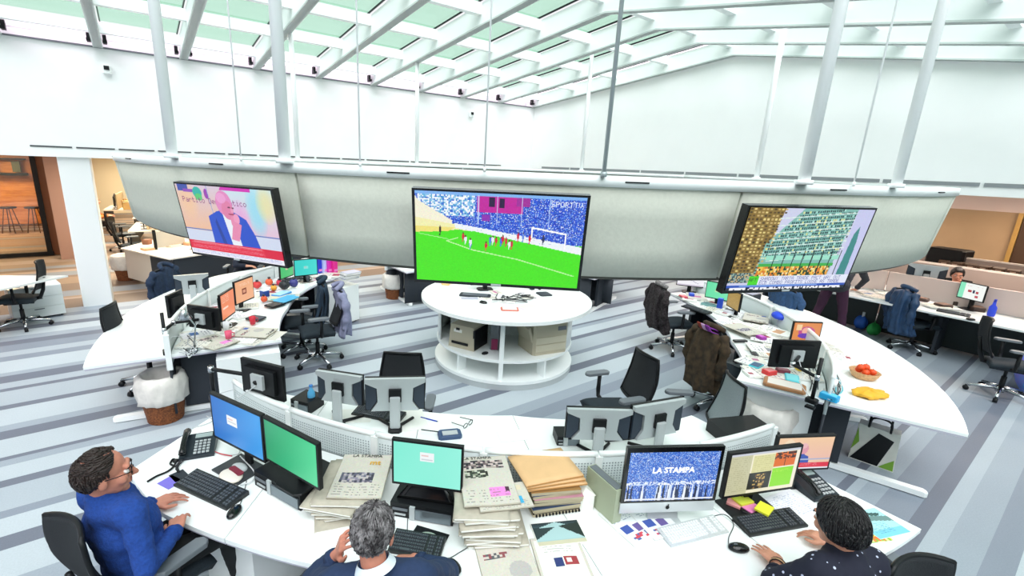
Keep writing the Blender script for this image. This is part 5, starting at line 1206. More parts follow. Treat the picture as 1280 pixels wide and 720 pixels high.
# things on the round table
ZT = .95
def rt(name, label, cat, p, size, rz, m, top=None): return block(name, label, cat, p, size, rz, m, ZT, top)
q = on(606, 362, ZT); t = thing('monitor', 'dark monitor seen from behind on the round table, under the centre screen', 'monitor', (q.x, q.y, ZT), -.4+PI); MB().box((0, 0, .21), (.42, .03, .28)).obj('housing', dark, t); MB().box((0, -.0, .12), (.06, .04, .2)).obj('stand_neck', black, t); MB().box((0, 0, .01), (.22, .16, .02), bev=.03).obj('stand_base', black, t)
rt('laptop', 'dark flat keyboard like slab on the round table, left of the middle', 'keyboard', (594, 370), (.42, .15, .022), -.75, dark, C_('5a6068'))
rt('paper_stack', 'sheets and a colourful magazine at the left of the round table', 'magazine', (562, 353), (.3, .22, .015), .2, C_('e8d8c0'), C_('c8b8d8'))
rt('newspaper', 'yellow and orange leaflet at the left of the round table', 'leaflet', (558, 355), (.18, .12, .02), .8, C_('e8b070'), C_('f0d8a0'))
rt('newspaper', 'white folded paper left of the middle of the round table', 'paper', (587, 374), (.28, .14, .01), -.5, paper, C_('b0b0c0'))
rt('red_booklet', 'red edged booklet near the front of the round table', 'booklet', (637, 387), (.22, .14, .015), -.6, C_('c87060'), C_('f0e0d8'))
rt('newspaper', 'pink and white magazine near the front of the round table', 'magazine', (660, 384), (.26, .16, .012), .1, C_('f0d0d8'), C_('f4ecd0'))
rt('tablet', 'dark tablet at the right of the round table', 'tablet', (680, 368), (.18, .2, .012), -.3, dark, C_('383e48'))
q = on(665, 362, ZT); t = thing('speaker_column', 'two slim dark uprights on the round table under the centre screen', 'stand', (q.x, q.y, ZT)); MB().box((0, 0, .11), (.05, .05, .22)).obj('upright', dark, t); MB().box((.1, -.05, .1), (.03, .03, .2)).obj('upright', black, t)
for k, (x, y) in enumerate([(612, 373), (628, 371), (640, 372), (650, 368), (660, 372), (620, 366), (635, 377)]):
    sheet('crumpled white sheet in the middle of the round table', (x, y), k*.9, .2, .14, litter_art(k), th=.01, base_z=ZT+.001*k, group='loose sheets in the middle of the round table')
t = thing('cable_tangle', 'dark cables lying across the middle of the round table', 'cables', on(640, 372, ZT)); o0 = on(640, 372, ZT)
for k in range(5): MB().tube(spline([on(612+rr.uniform(0, 60), 366+rr.uniform(0, 12), ZT+.02+.004*k)-o0 for _ in range(5)], 5), .005, 5).obj('cable', cable_m, t)

# ================================================================== BACK RIGHT DESK, CUBICLES
BXR = 9.75
t = thing('long_desk', 'long straight white desk with dark front panel at the back right', 'desk', (BXR+.45, 1.2, 0))
MB().box((0, .2, .729), (.95, 5.4, .026)).obj('worktop', deskm, t)
for k in range(3): MB().box((.46, -1.60+1.8*k, .37), (.03, 1.78, .68)).obj('front_panel', mat('dark_green_grey', '2c3434', .6), t)
for y in (-2.3, .2, 2.8): MB().box((.15, y, .37), (.55, .04, .68)).obj('side_panel', dark, t)
for k in range(3): MB().box((.5, -1.60+1.8*k, .92), (.04, 1.78, .40)).obj('divider_panel', mat('pinkish_panel', 'e2cfc8', .7), t)
t = thing('long_desk', 'second white desk beyond the divider at the back right, where the woman sits', 'desk', (11.12, 1.2, 0)); MB().box((0, .4, .729), (.8, 5.0, .026)).obj('worktop', deskm, t)
for y in (-2., .4, 2.8): MB().box((0, y, .37), (.7, .04, .69)).obj('side_panel', deskm, t)
gp = mat('taupe_partition', 'a89890', .8)
for k, (x, y, sx, sy) in enumerate([(12.3, 2.2, .06, 3.0), (12.3, -.9, .06, 3.0), (11.6, 3.75, 1.5, .06), (14.0, 1.9, .06, 3.2)]):
    t = thing('partition_screen', ['taupe partition behind the dark haired woman at the back right', 'taupe partition at the right edge of the photo', 'taupe partition left of the pale backed monitor', 'farthest taupe partition before the brown wall'][k], 'partition', (x, y, 0)); MB().box((0, 0, .58), (sx, sy, 1.16)).obj('panel', gp, t); MB().box((0, 0, 1.175), (sx+.01, sy+.01, .03)).obj('cap', C_('e4dad2'), t)
q = on(1184, 329, 1.0); q.z = 0; t = thing('copier', 'black copier before the brown wall', 'printer', q, 1.4); MB().box((0, 0, .5), (.6, .55, 1.0)).obj('cabinet', C_('c8b8a8'), t); MB().box((0, 0, 1.16), (.62, .5, .32), bev=.04).obj('machine', black, t); MB().box((0, -.26, 1.08), (.4, .05, .04)).obj('tray', greyp, t)
t = thing('sideboard', 'beige sideboard against the brown wall', 'cabinet', on(1221, 337, 1.0)*1.0-Vector((0, 0, 1.0)), PI/2); qs = on(1221, 337, 1.0); MB().box((0, 0, .5), (1.2, .45, 1.0)).obj('body', C_('c8a888'), t)
for s in (-.3, .3): MB().box((s, .23, .5), (.56, .02, .9)).obj('door', C_('d0b090'), t)
for k in range(6):
    t = thing('cardboard_file', 'file box lying along the top of the sideboard, one of the row', 'file', (qs.x, qs.y-.5+.2*k, 1.0), .2*math.sin(k*3), 'file boxes on the sideboard'); MB().box((0, 0, .05), (.3, .17, .09), bev=.01).obj('body', C_('5a4436'), t); MB().box((-.152, 0, .05), (.004, .08, .04)).obj('label', C_('a89080'), t)
for k in range(6):
    q = on(1246, 372, 1.0); t = thing('magazine', 'magazine in the pile right of the dark haired woman', 'magazine', (10.9, .70, DZ+.05*k), .2*math.sin(k*2.2), 'magazines piled beside the woman'); MB().box((0, 0, .022), (.24, .32, .042)).obj('pages', C_(['e8dcc0', '4a3a34', 'd8c8b8', '2a2428', 'e8d890', '8a7868'][k]), t); MB().box((0, 0, .0445), (.245, .325, .003)).obj('cover', C_(['b09880', 'e0d4c4'][k % 2]), t)
def scat2(n, xs, ys, label, group):
    for k in range(n): sheet(label, Vector((rr.uniform(*xs), rr.uniform(*ys), 0)), rr.uniform(-1, 1), .22, .3, litter_art(k), th=rr.choice([.003, .012, .025]), base_z=DZ+.001*k, group=group)
scat2(18, (9.9, 10.5), (1.3, 3.0), 'loose paper on the back right desk behind the quilted jacket', 'papers on the back right desk')
scat2(8, (10.7, 11.2), (2.0, 3.3), 'loose paper on the second back right desk', 'papers on the second back right desk')
for k, (x, y, lab) in enumerate([(1150, 377, 'left of the white screen'), (1178, 385, 'just below the white screen'), (1220, 388, 'right of the white screen'), (1190, 380, 'under the white screen')]):
    block('desk_clutter', 'dark brown box like object on the back right desk '+lab, 'box', (x, y), (.16, .2, .07), k, C_('4a3830'), DZ, C_('8a6a58'))
q = on(1238, 395, DZ); t = thing('spray_bottle', 'bright blue bottle on the back right desk near the right edge', 'bottle', q); MB().lathe([(.04, 0), (.045, .02), (.045, .14), (.02, .18), (.018, .22)], 16).obj('bottle_body', C_('2a48e0'), t); MB().box((.02, 0, .24), (.07, .03, .04), bev=.01).obj('nozzle', C_('2038c0'), t)
q = on(1262, 425, .55); t = thing('lilac_bag', 'lilac and blue bag on the seat side of the rightmost chair', 'bag', (9.35, .25, .0)); MB().ball((0, 0, .30), (.16, .22, .30), 24, 12, fn=lambda a, p: 1+.08*math.sin(4*a+2*p)+.04*math.sin(9*a)).obj('bag_body', mat('lilac_cloth', '8a78d0', .8, noise=.3, scale=8, color2='5a90e0'), t); MB().tube(spline([(-.08, 0, .55), (-.04, 0, .72), (.06, 0, .72), (.08, 0, .55)], 5), .012, 6).obj('strap', C_('7a5a8a'), t)
pedestal((9.55, -.55, 0), -.3, 'white pedestal at the right edge of the photo, below the lilac bag', w=.5, d=.5, h=.6)
q = on(1075, 410, 0); t = thing('blue_bag', 'blue bag on the floor left of the quilted jacket', 'bag', q, .3); MB().ball((0, 0, .12), (.16, .11, .13), 20, 10, fn=lambda a, p: 1+.08*math.sin(4*a)).obj('bag_body', C_('2a68d0'), t); MB().box((0, 0, .27), (.12, .04, .10), bev=.01).obj('white_print', C_('e8ecf4'), t)
q = on(1090, 418, 0); t = thing('green_bag', 'green bag on the floor under the quilted jacket', 'bag', q, .1); MB().ball((0, 0, .1), (.13, .1, .11), 20, 10, fn=lambda a, p: 1+.08*math.sin(3*a)).obj('bag_body', C_('2aa04a'), t); MB().tube([(-.04, 0, .2), (0, 0, .26), (.04, 0, .2)], .008, 6).obj('handle', C_('1f7a38'), t)

# ================================================================== BACK LEFT DESKS AND FAR OFFICE
t = thing('long_desk', 'wide white desk with dark front beyond the left desk, papers on it', 'desk', (.4, 10.9, 0)); inv = Matrix.Translation(-t.location)
PD = [on(*p_, DZ) for p_ in ((151, 310), (212, 323.5), (290, 312), (296, 299), (205, 296))]
MB().prism([p_[:2] for p_ in PD], .716, .741, inv).obj('worktop', mat('warm_desk', 'efe6da', .4), t)
def upright(a, b, z0, z1, m, nm, th=.03):
    d = b-a; c = (a+b)/2; return MB().box((c.x, c.y, (z0+z1)/2), (d.length, th, z1-z0), rz=math.atan2(d.y, d.x), M=inv).obj(nm, m, t)
sh = Vector((.06, .08, 0)); upright(PD[1]+sh, PD[2]+sh, .04, .715, dark, 'front_panel'); pm_ = PD[0]*.45+PD[1]*.55+sh
upright(pm_, PD[1]+sh, .04, .715, dark, 'front_panel'); upright(PD[0]+sh, pm_, .10, .715, C_('d8cfc4'), 'side_panel'); upright(PD[4]-sh, PD[3]-sh, .04, 1.12, C_('c8c0b4'), 'divider_panel')
t2 = thing('long_desk', 'white desk under the left screen beside the first back desk', 'desk', (2.75, 11.1, 0), .1); MB().box((0, 0, .729), (1.6, 1.0, .026)).obj('worktop', mat('warm_desk', 'efe6da'), t2); MB().box((0, -.46, .38), (1.5, .03, .66)).obj('front_panel', dark, t2); MB().box((0, .48, .95), (1.5, .04, .4)).obj('divider_panel', C_('c8c0b4'), t2)
for k, (x, y, c, s) in enumerate([(203, 307, 'a06850', (.3, .2, .05)), (217, 308, 'e8dcc8', (.25, .2, .04)), (226, 305, '5a2a24', (.16, .16, .12)), (236, 306, 'c89a78', (.2, .15, .06)), (244, 313, 'f0e8dc', (.24, .18, .03)), (185, 312, 'd8a880', (.2, .24, .04)), (184, 305, '8a5a44', (.16, .14, .1)), (254, 309, '2a2628', (.3, .12, .06)), (262, 308, 'a02834', (.1, .1, .05)), (196, 300, 'c07a58', (.1, .1, .12))]):
    block('desk_clutter', ['brown flat parcel', 'cream paper block', 'dark red rounded box', 'tan carton', 'white paper block', 'peach folder', 'brown box near the end', 'long black case', 'small crimson box', 'terracotta pot like box'][k]+' on the white desk with dark front beyond the left desk', 'box', (x, y), s, k*.7, C_(c), DZ+.001, C_('c8a890' if k % 2 else '8a5a44'))
t = thing('dark_divider', 'thin dark upright screen on the back left desk', 'screen', on(195, 312, DZ), .4); MB().box((0, 0, .2), (.05, .03, .4)).obj('upright', black, t); MB().box((.35, .1, .19), (.66, .02, .32), rz=.28).obj('pane', C_('b8b4ac'), t)
# desk at the far left edge
t = thing('pointed_desk', 'white pointed desk at the far left edge, end leg dark', 'desk', (-1.9, 9.6, 0))
MB().prism([(.88, -.15), (.2, -.75), (-1.6, -1.1), (-2.2, .4), (-.2, .35)], .716, .742).obj('worktop', deskm, t); MB().box((-1.0, -.3, .37), (.05, .8, .69)).obj('end_leg', dark, t); MB().box((-.2, -.1, .36), (.05, .6, .70)).obj('end_leg', dark, t)
t = thing('laptop', 'black laptop stand with lit white screen at the left edge', 'monitor', (-2.25, 9.35, DZ), -1.3); MB().box((0, 0, .28), (.5, .03, .34)).obj('housing', black, t); MB().box((0, -.017, .28), (.46, .003, .30)).obj('screen', emit_mat('lit_cream', 'f0e0c0', .6), t); MB().box((0, .04, .1), (.06, .02, .2)).obj('stand_neck', black, t); MB().box((0, .03, .006), (.2, .18, .012)).obj('stand_base', black, t)
# stools and counter in the glazed room
def stool(x, y, label):
    t = thing('bar_stool', label, 'stool', (x, y, 0)); MB().lathe([(.02, .76), (.2, .77), (.22, .80), (.2, .82)], 20).obj('seat', black, t)
    for a in range(4): MB().tube([(.24*math.cos(a*PI/2+.4), .24*math.sin(a*PI/2+.4), 0), (.1*math.cos(a*PI/2+.4), .1*math.sin(a*PI/2+.4), .76)], .014, 6).obj('leg', mat('bronze', '5a3a20', .4), t)
    MB().tube([(.2*math.cos(a*PI/8), .2*math.sin(a*PI/8), .25) for a in range(17)], .01, 6).obj('foot_ring', mat('bronze', '5a3a20'), t)
stool(-3.35, 20.6, 'dark bar stool in the orange glazed room, left one'); stool(-2.75, 20.5, 'dark bar stool in the orange glazed room, right one')
t = thing('wall_display', 'dark shelf unit hanging in the orange glazed room', 'shelf', (-3.6, 22.3, 1.75)); MB().box((0, 0, 0), (1.3, .3, .08)).box((0, 0, .5), (1.3, .3, .05)).obj('shelf_board', black, t); MB().box((-.3, 0, .25), (.5, .1, .4)).obj('picture_panel', C_('b8a898'), t); MB().box((.4, 0, .25), (.2, .15, .35)).obj('plant_pot', C_('4a5a4a'), t)
# far office desks with papers and monitors
for k, (x, y) in enumerate([(.2, 15.2), (.3, 18.0), (-.5, 20.6)]):
    t = thing('far_desk', ['nearest cluttered desk in the bright corridor', 'middle cluttered desk in the bright corridor', 'farthest desk in the bright corridor'][k], 'desk', (x, y, 0), PI/2-.1); MB().box((0, 0, .73), (1.8, .8, .03)).obj('worktop', mat('warm_desk', 'efe6da'), t); MB().box((0, .36, .38), (1.7, .03, .66)).obj('front_panel', dark, t); MB().box((0, 0, 1.0), (1.6, .03, .5)).obj('divider_panel', C_('b8a888'), t)
    for j in range(3):
        tt = thing('far_monitor', 'small dark monitor on the %s corridor desk, %s' % (['nearest', 'middle', 'farthest'][k], ['near one', 'middle one', 'far one'][j]), 'monitor', (x-.15, y-.6+.6*j, DZ+.005), -PI/2); MB().box((0, 0, .28), (.45, .03, .3)).obj('housing', black, tt); MB().box((0, .0, .08), (.05, .02, .16)).box((0, 0, .006), (.2, .15, .012)).obj('stand', greyp, tt)
        tt = thing('far_box', 'cream box on the %s corridor desk, %s' % (['nearest', 'middle', 'farthest'][k], ['near one', 'middle one', 'far one'][j]), 'box', (x+.2, y-.7+.6*j, DZ+.005), .3*j); MB().box((0, 0, .12), (.25, .3, .24)).obj('body', C_('d8b878'), tt); MB().box((0, 0, .242), (.26, .31, .01)).obj('lid', C_('a87a40'), tt)
for k, (x, y) in enumerate([(-.25, 14.0), (-.45, 16.0)]):
    chair((x, y), (1, .1), ['black chair at the nearest corridor desk', 'black chair at the middle corridor desk'][k])

def tangle(label, pts, n, z, cols, spread=14, seed=4):
    rg = random.Random(seed); o0 = on(*pts[0], z); t = thing('cable_tangle', label, 'cables', o0)
    for k in range(n):
        P = [on(x+rg.uniform(-spread, spread), y+rg.uniform(-spread*.5, spread*.5), z+.006+.004*k)-o0 for x, y in pts]
        MB().tube(spline(P, 5), .0045, 5).obj('cable', C_(cols[k % len(cols)]), t)
tangle('turquoise, white and dark cables along the divider at the end of the right desk', [(1030, 455), (1042, 470), (1050, 485), (1044, 497), (1034, 488)], 6, DZ+.012, ['3ab8c8', '2a2c30', 'd8dcdc', '2a2c30'], 7, 5)
tangle('white and dark cables around the black post at the end of the left desk', [(232, 418), (240, 428), (246, 438), (238, 444), (228, 438)], 6, DZ+.012, ['d8dcdc', '2a2c30', 'b8bcc0'], 7, 6)
tangle('dark cables behind the black monitor of the right desk', [(1002, 440), (1012, 452), (1016, 470), (1018, 488)], 4, DZ+.012, ['2a2c30', '3a3c40'], 6, 7)
t = thing('desk_lamp', 'small chrome jointed lamp between the monitors at the end of the left desk', 'lamp', on(243, 437, DZ)); MB().cyl((0, 0, 0), (0, 0, .02), .07, n=20).obj('base', chrome, t)
MB().tube([(0, 0, .02), (.04, .10, .22), (-.04, .02, .38)], .009, 8).obj('arm', chrome, t); MB().lathe([(.02, .06), (.03, .04), (.07, -.03), (.062, -.03), (.02, .03)], 20, c=(-.05, .0, .37)).obj('lamp_shade', chrome, t)
# ================================================================== PEOPLE
tex = bpy.data.textures.new('cloth_folds', 'CLOUDS'); tex.noise_scale = .09; tex.noise_depth = 2
def skinned(mb, name, m, parent, vox=.006, smooth=6, folds=0.0):
    o = mb.obj(name, m, parent)
    r = o.modifiers.new('r', 'REMESH'); r.mode = 'VOXEL'; r.voxel_size = vox; r.use_smooth_shade = True
    s = o.modifiers.new('s', 'SMOOTH'); s.factor = .5; s.iterations = smooth
    if folds:
        d = o.modifiers.new('d', 'DISPLACE'); d.texture = tex; d.strength = folds; d.mid_level = .5; d.texture_coords = 'LOCAL'
    return o
def hand_mb(mb, wrist, d, n, side, curl=.5, spread=.16, s=1.0, thumb=.6):
    """wrist point, finger direction d, back-of-hand normal n, side=+1 thumb on the +cross side"""
    d = Vector(d).normalized(); n = Vector(n); n = (n-d*n.dot(d)).normalized(); t = d.cross(n)*side; w = Vector(wrist)
    for k in range(4):
        off = (1.5-k)*.0205*s; a = w+d*.012*s+t*off*.7; b = w+d*(.082-.004*abs(k-1.2))*s+t*off; mb.capsule(a, b, .016*s, .0125*s, 10)
        L = [.040, .046, .043, .034][k]*s; ang = spread*(1.5-k)*.8; dd = (d+t*ang).normalized(); p = b; c = curl*.25
        for j in range(3):
            c += curl*[.55, .8, .6][j]; v = dd*math.cos(c)-n*math.sin(c); q = p+v*L*[1, .66, .5][j]; mb.capsule(p, q, (.0092-.0009*j)*s, (.0086-.0012*j)*s, 9); p = q
    p0 = w+d*.02*s+t*.022*s; p1 = p0+(d*.5+t*.75-n*.25)*.042*s; p2 = p1+(d*.85+t*.3-n*.2*thumb)*.032*s; p3 = p2+(d*.95-t*.05-n*.35*thumb)*.024*s
    mb.capsule(p0, p1, .017*s, .0125*s, 10); mb.capsule(p1, p2, .0125*s, .0105*s, 10); mb.capsule(p2, p3, .0105*s, .008*s, 10)
def person(label, head, f, J, hair, top, trousers, vox=.0045, hands=True, pitch=0.0, glasses=False, collar=None, skinm=None, hair_m=None, legs=True, female=False, shoes=True, headdir=None, hs=1.0, sleeve_end=.80, roll=0.0, lock_m=None):
    t = thing('person', label, 'person', (J['pelvis'][0], J['pelvis'][1], 0)); inv = Matrix.Translation(-t.location)
    V = {k: Vector(v) for k, v in J.items() if not k.startswith('hand')}; hd = Vector(head); f = Vector((f[0], f[1], 0)).normalized(); fh = Vector((headdir[0], headdir[1], 0)).normalized() if headdir else f
    HM = Matrix.Translation(hd) @ Matrix.Rotation(face(fh), 4, 'Z') @ Matrix.Rotation(roll, 4, 'Y') @ Matrix.Rotation(pitch, 4, 'X') @ Matrix.Scale(hs, 4)
    sw = .88 if female else 1.0
    b = MB(); H = lambda c, r: b.ball(c, r, 20, 12, M=HM)
    H((0, .018, .035), (.074, .094, .084)); H((0, -.02, -.03), (.060, .070, .080)); H((0, -.062, -.096), (.026, .024, .020)); H((0, -.035, -.07), (.048, .048, .04))
    for s in (-1, 1):
        H((s*.038, -.055, -.028), (.026, .028, .026)); H((s*.077, .012, -.012), (.010, .020, .032)); H((s*.079, .018, .004), (.009, .014, .016))
    P = lambda p: HM @ Vector(p)
    b.capsule(P((-.034, -.080, .026)), P((.034, -.080, .026)), .013*hs, .013*hs); b.capsule(P((0, -.086, .012)), P((0, -.112, -.028)), .008*hs, .0135*hs)
    for s in (-1, 1): b.capsule(P((0, -.104, -.033)), P((s*.013, -.094, -.034)), .009*hs, .007*hs, 8)
    b.capsule(P((-.018, -.084, -.060)), P((.018, -.084, -.060)), .0095*hs, .0095*hs)
    nb = V['neck']; b.capsule(P((0, .022, -.05)), nb, .048*sw, .054*sw, 16)
    sR, sL, pel, ch = V['shR'], V['shL'], V['pelvis'], V['chest']
    lat = (sL-sR).normalized()
    def torso(m, g):
        m.capsule(ch-lat*.055, ch+lat*.055, .122*sw+g, .122*sw+g, 18); m.capsule(pel-lat*.06, pel+lat*.06, .118+g, .118+g, 18); mid = (ch+pel)/2
        m.capsule(mid-lat*.045, mid+lat*.045, .118*sw+g, .118*sw+g, 18); up = (sR+sL)/2; m.capsule(sR*.82+up*.18, sL*.82+up*.18, .066*sw+g, .066*sw+g, 16); m.capsule(up+Vector((0, 0, .0)), ch, .095*sw+g, .115*sw+g, 16)
        m.capsule(nb-Vector((0, 0, .03)), up, .062*sw+g*.8, .075*sw+g, 14)
        q3 = mid*.5+ch*.5; m.capsule(q3-lat*.05, q3+lat*.05, .12*sw+g, .12*sw+g, 16)
    def arm(m, S, E, Wr, g, end=1.0):
        m.capsule(S, E, .050*sw+g, .039*sw+g*.9, 14); q = E+(Wr-E)*end; m.capsule(E, q, .040*sw+g*.9, (.026+(1-end)*.012)*sw+g*.7, 14)
    def leg(m, s, g):
        hp = pel-lat*.085*s*-1 if s > 0 else pel-lat*.085; K = V['kneeL' if s > 0 else 'kneeR']; A = V['ankL' if s > 0 else 'ankR']
        m.capsule(hp, K, .082+g, .055+g, 14); m.capsule(K, A, .054+g, .036+g*1.2, 14)
    torso(b, 0); arm(b, sR, V['elR'], V['wrR'], 0); arm(b, sL, V['elL'], V['wrL'], 0)
    if legs: leg(b, 1, 0); leg(b, -1, 0)
    for sd, k in ((1, 'R'), (-1, 'L')):
        hdv = J.get('hand'+k)
        if hdv: hand_mb(b, V['wr'+k], hdv[0], hdv[1], sd*hdv[3] if len(hdv) > 3 else sd*-1, curl=hdv[2], s=.92 if female else 1.0)
    sk = skinm or skin
    body = skinned(b, 'body', sk, t, vox); body.data.transform(inv)
    # garments
    g = MB(); torso(g, .016); arm(g, sR, V['elR'], V['wrR'], .013, sleeve_end); arm(g, sL, V['elL'], V['wrL'], .013, sleeve_end)
    o = skinned(g, 'top', top, t, .011, 5, .022); o.data.transform(inv)
    for k in 'RL':
        E, Wr = V['el'+k], V['wr'+k]; q = E+(Wr-E)*sleeve_end; d = (Wr-E).normalized(); c = MB(); c.tube([q-d*.02, q+d*.008], [.040*sw+.004, .036*sw+.003], 16); o = c.obj('cuff', top, t); o.data.transform(inv)
    if collar:
        d = (P((0, .022, -.05))-nb).normalized(); c = MB(); c.tube([nb-d*.01, nb+d*.028], [.072, .062], 24, cap=False); c.tube([nb+d*.028, nb-d*.005], [.064, .084], 24, cap=False); o = c.obj('collar', collar, t); o.data.transform(inv)
    if legs:
        g = MB(); g.capsule(pel-lat*.06, pel+lat*.06, .125, .125, 16); leg(g, 1, .014); leg(g, -1, .014); o = skinned(g, 'trousers', trousers, t, .014, 4, .02); o.data.transform(inv)
        if shoes:
            for k in 'LR':
                A = V['ank'+k]; g = MB(); g.capsule((A.x, A.y, .05), (A.x+f.x*.14, A.y+f.y*.14, .035), .045, .034, 14); o = g.obj('shoe', black, t); o.data.transform(inv)
    # face details
    for s in (-1, 1):
        e = MB(); e.ball((s*.031, -.0765, .003), (.0125, .0125, .0105), 14, 10, M=HM); o = e.obj('eye', mat('eye_white', 'e8e4e0', .3), t); o.data.transform(inv)
        e = MB(); e.ball((s*.031, -.0865, .003), (.0055, .0035, .0055), 10, 8, M=HM); i_ = e.obj('iris', mat('iris', '3a2a1c', .2), o); i_.data.transform(inv)
        e = MB(); e.tube([P((s*.016, -.0915, .021)), P((s*.031, -.094, .027)), P((s*.048, -.084, .023))], .0035*hs, 6); o = e.obj('eyebrow', hair_m, t); o.data.transform(inv)
    e = MB(); e.ball((0, -.0915, -.056), (.020, .005, .004), 12, 6, M=HM); e.ball((0, -.0905, -.064), (.017, .005, .005), 12, 6, M=HM); o = e.obj('lips', skin_l, t); o.data.transform(inv)
    if glasses:
        e = MB()
        for s in (-1, 1):
            e.tube([P((s*.033+.024*math.cos(a*PI/8), -.100+.004*abs(math.cos(a*PI/8)), .002+.017*math.sin(a*PI/8))) for a in range(17)], .0018, 5, cap=False); e.tube([P((s*.057, -.096, .008)), P((s*.080, -.04, .010)), P((s*.082, .015, .006))], .0022, 5)
        e.tube([P((-.009, -.104, .006)), P((.009, -.104, .006))], .002, 5); o = e.obj('glasses', black, t); o.data.transform(inv)
    # hair
    kind, amp = hair
    def hfn(a, ph):
        dl = abs(((math.degrees(a)+90+180) % 360)-180); el = math.degrees(ph)
        if kind == 'bob': th = np.interp(dl, [0, 35, 60, 90, 130, 180], [28, 22, -12, -50, -66, -72]); k = 1.09
        elif kind == 'crop': th = np.interp(dl, [0, 40, 70, 95, 130, 180], [48, 40, 12, -10, -52, -62]); k = 1.055
        else: th = np.interp(dl, [0, 40, 70, 95, 130, 180], [60, 46, 8, -26, -62, -74]); k = 1.07
        z = 1/(1+math.exp(-(el-th)/2.5)); r = .86+(k-.86)*z
        if kind == 'thinning': bd = math.exp(-((dl-150)/45)**2-((el-44)/9)**2)+math.exp(-((dl-40)/45)**2-((el-62)/7)**2); r -= .22*min(1, bd)*(.55+.45*math.sin(el*.9+a*2))
        r += amp*z*(math.sin(a*31+ph*9)*.5+math.sin(a*17-ph*23)*.5)*.02+amp*z*RNG.normal(0, .006)
        if kind in ('bob', 'thinning') and el < 0: r += (.16 if kind == 'bob' else .12)*z*min(1, -el/40)
        return r
    e = MB(); e.ball((0, .018, .030), (.080, .101, .092), 96, 48, M=HM, fn=hfn); o = e.obj('hair', hair_m, t); o.data.transform(inv)
    if vox < .01:
        e = MB(); n = 0; rg = random.Random(len(label)); CR = (0, .018, .030); RX = (.080, .101, .092)
        while n < 520:
            a = rg.uniform(0, 2*PI); ph = math.asin(rg.uniform(-.75, 1)); r0 = hfn(a, ph)
            if r0 < 1.0: continue
            n += 1; pts = []; step = rg.uniform(.055, .085)*(1.5 if kind == 'bob' else 1); drift = rg.uniform(-.5, .5)*(.6 if kind == 'bob' else 1.6 if kind == 'crop' else .6)
            aa, pp = a, ph
            for i in range(6):
                rr_ = max(1.0, min(hfn(aa, pp), 1.3))+.012+.016*math.sin(i/5*PI)*rg.random()
                pts.append(HM @ Vector((CR[0]+RX[0]*rr_*math.cos(pp)*math.cos(aa), CR[1]+RX[1]*rr_*math.cos(pp)*math.sin(aa), CR[2]+RX[2]*rr_*math.sin(pp))))
                if kind == 'thinning' and pp > .25: aa += step*(1.2 if math.cos(aa) > 0 else -1.2)/max(.35, math.cos(pp)); pp -= step*.35
                else: pp -= step; aa += drift*step
                pp = max(pp, -1.25)
            e.tube(pts, [.0035, .0034, .003, .0026, .002, .0008], 5)
        l_ = e.obj('hair_locks', lock_m or hair_m, o); l_.data.transform(inv); l_['kind'] = 'stuff'
    return t
hair1 = mat('dark_brown_hair', '2b1b15', .45, noise=.5, scale=30, bump=.6, stretch=(1, 6, 1)); hair2 = mat('salt_pepper_hair', '625d60', .7, color2='191617', scale=46, bump=1.0); hair3 = mat('black_hair', '0f0c0e', .28, noise=.4, scale=40, bump=.5, stretch=(6, 6, 1))
skA = mat('skin_rosy', 'cf8a74', .5, noise=.12, scale=22, bump=.08, spec=.3); blue = mat('blue_sweater', '1c4596', .95, noise=.25, scale=70, bump=.5); navy = mat('navy_jacket', '1f3356', .85, noise=.12, scale=60, bump=.2)
trs = mat('dark_trousers', '14181a', .85, noise=.2, scale=40)
person('man in a blue sweater and glasses, thinning dark hair, hands by his keyboard', (-.27, 2.53, 1.185), (.89, .46), dict(
    pelvis=(-.22, 2.61, .58), chest=(-.25, 2.58, .86), neck=(-.30, 2.555, 1.08), shR=(-.19, 2.405, 1.0), shL=(-.35, 2.715, 1.0), elR=(-.165, 2.30, .775), wrR=(-.035, 2.49, .785), elL=(-.27, 2.84, .80), wrL=(-.125, 2.755, .785),
    handR=((.15, 1, .02), (-.2, 0, 1), .55), handL=((.9, .25, 0), (0, 0, 1), .35), kneeR=(.20, 2.64, .55), kneeL=(.13, 2.84, .55), ankR=(.26, 2.66, .09), ankL=(.18, 2.88, .09)),
    ('thinning', 1.0), blue, trs, pitch=.05, glasses=True, skinm=skA, hair_m=hair1, headdir=(1, .02), sleeve_end=.92)
person('grey haired man in a navy jacket seen from behind, head resting on his left hand', (.615, 1.49, 1.205), (.5, .86), dict(
    pelvis=(.47, 1.20, .58), chest=(.55, 1.35, .84), neck=(.60, 1.44, 1.09), shR=(.775, 1.36, 1.0), shL=(.445, 1.53, 1.0), elR=(.99, 1.50, .79), wrR=(.885, 1.645, .80), elL=(.455, 1.81, .79), wrL=(.535, 1.69, .98),
    handR=((-.75, .55, 0), (.3, .5, .8), 1.2), handL=((.10, -.35, .9), (-.8, .3, .2), .5), kneeR=(.80, 1.54, .54), kneeL=(.60, 1.64, .54), ankR=(.86, 1.62, .09), ankL=(.66, 1.74, .09)),
    ('crop', 2.2), navy, trs, pitch=.22, collar=mat('pale_shirt', 'dfe9f2', .8), skinm=skA, hair_m=hair2, lock_m=mat('grey_locks', '8f8b8d', .6, color2='2a2628', scale=30), headdir=(.58, .82), sleeve_end=.85, roll=-.06)
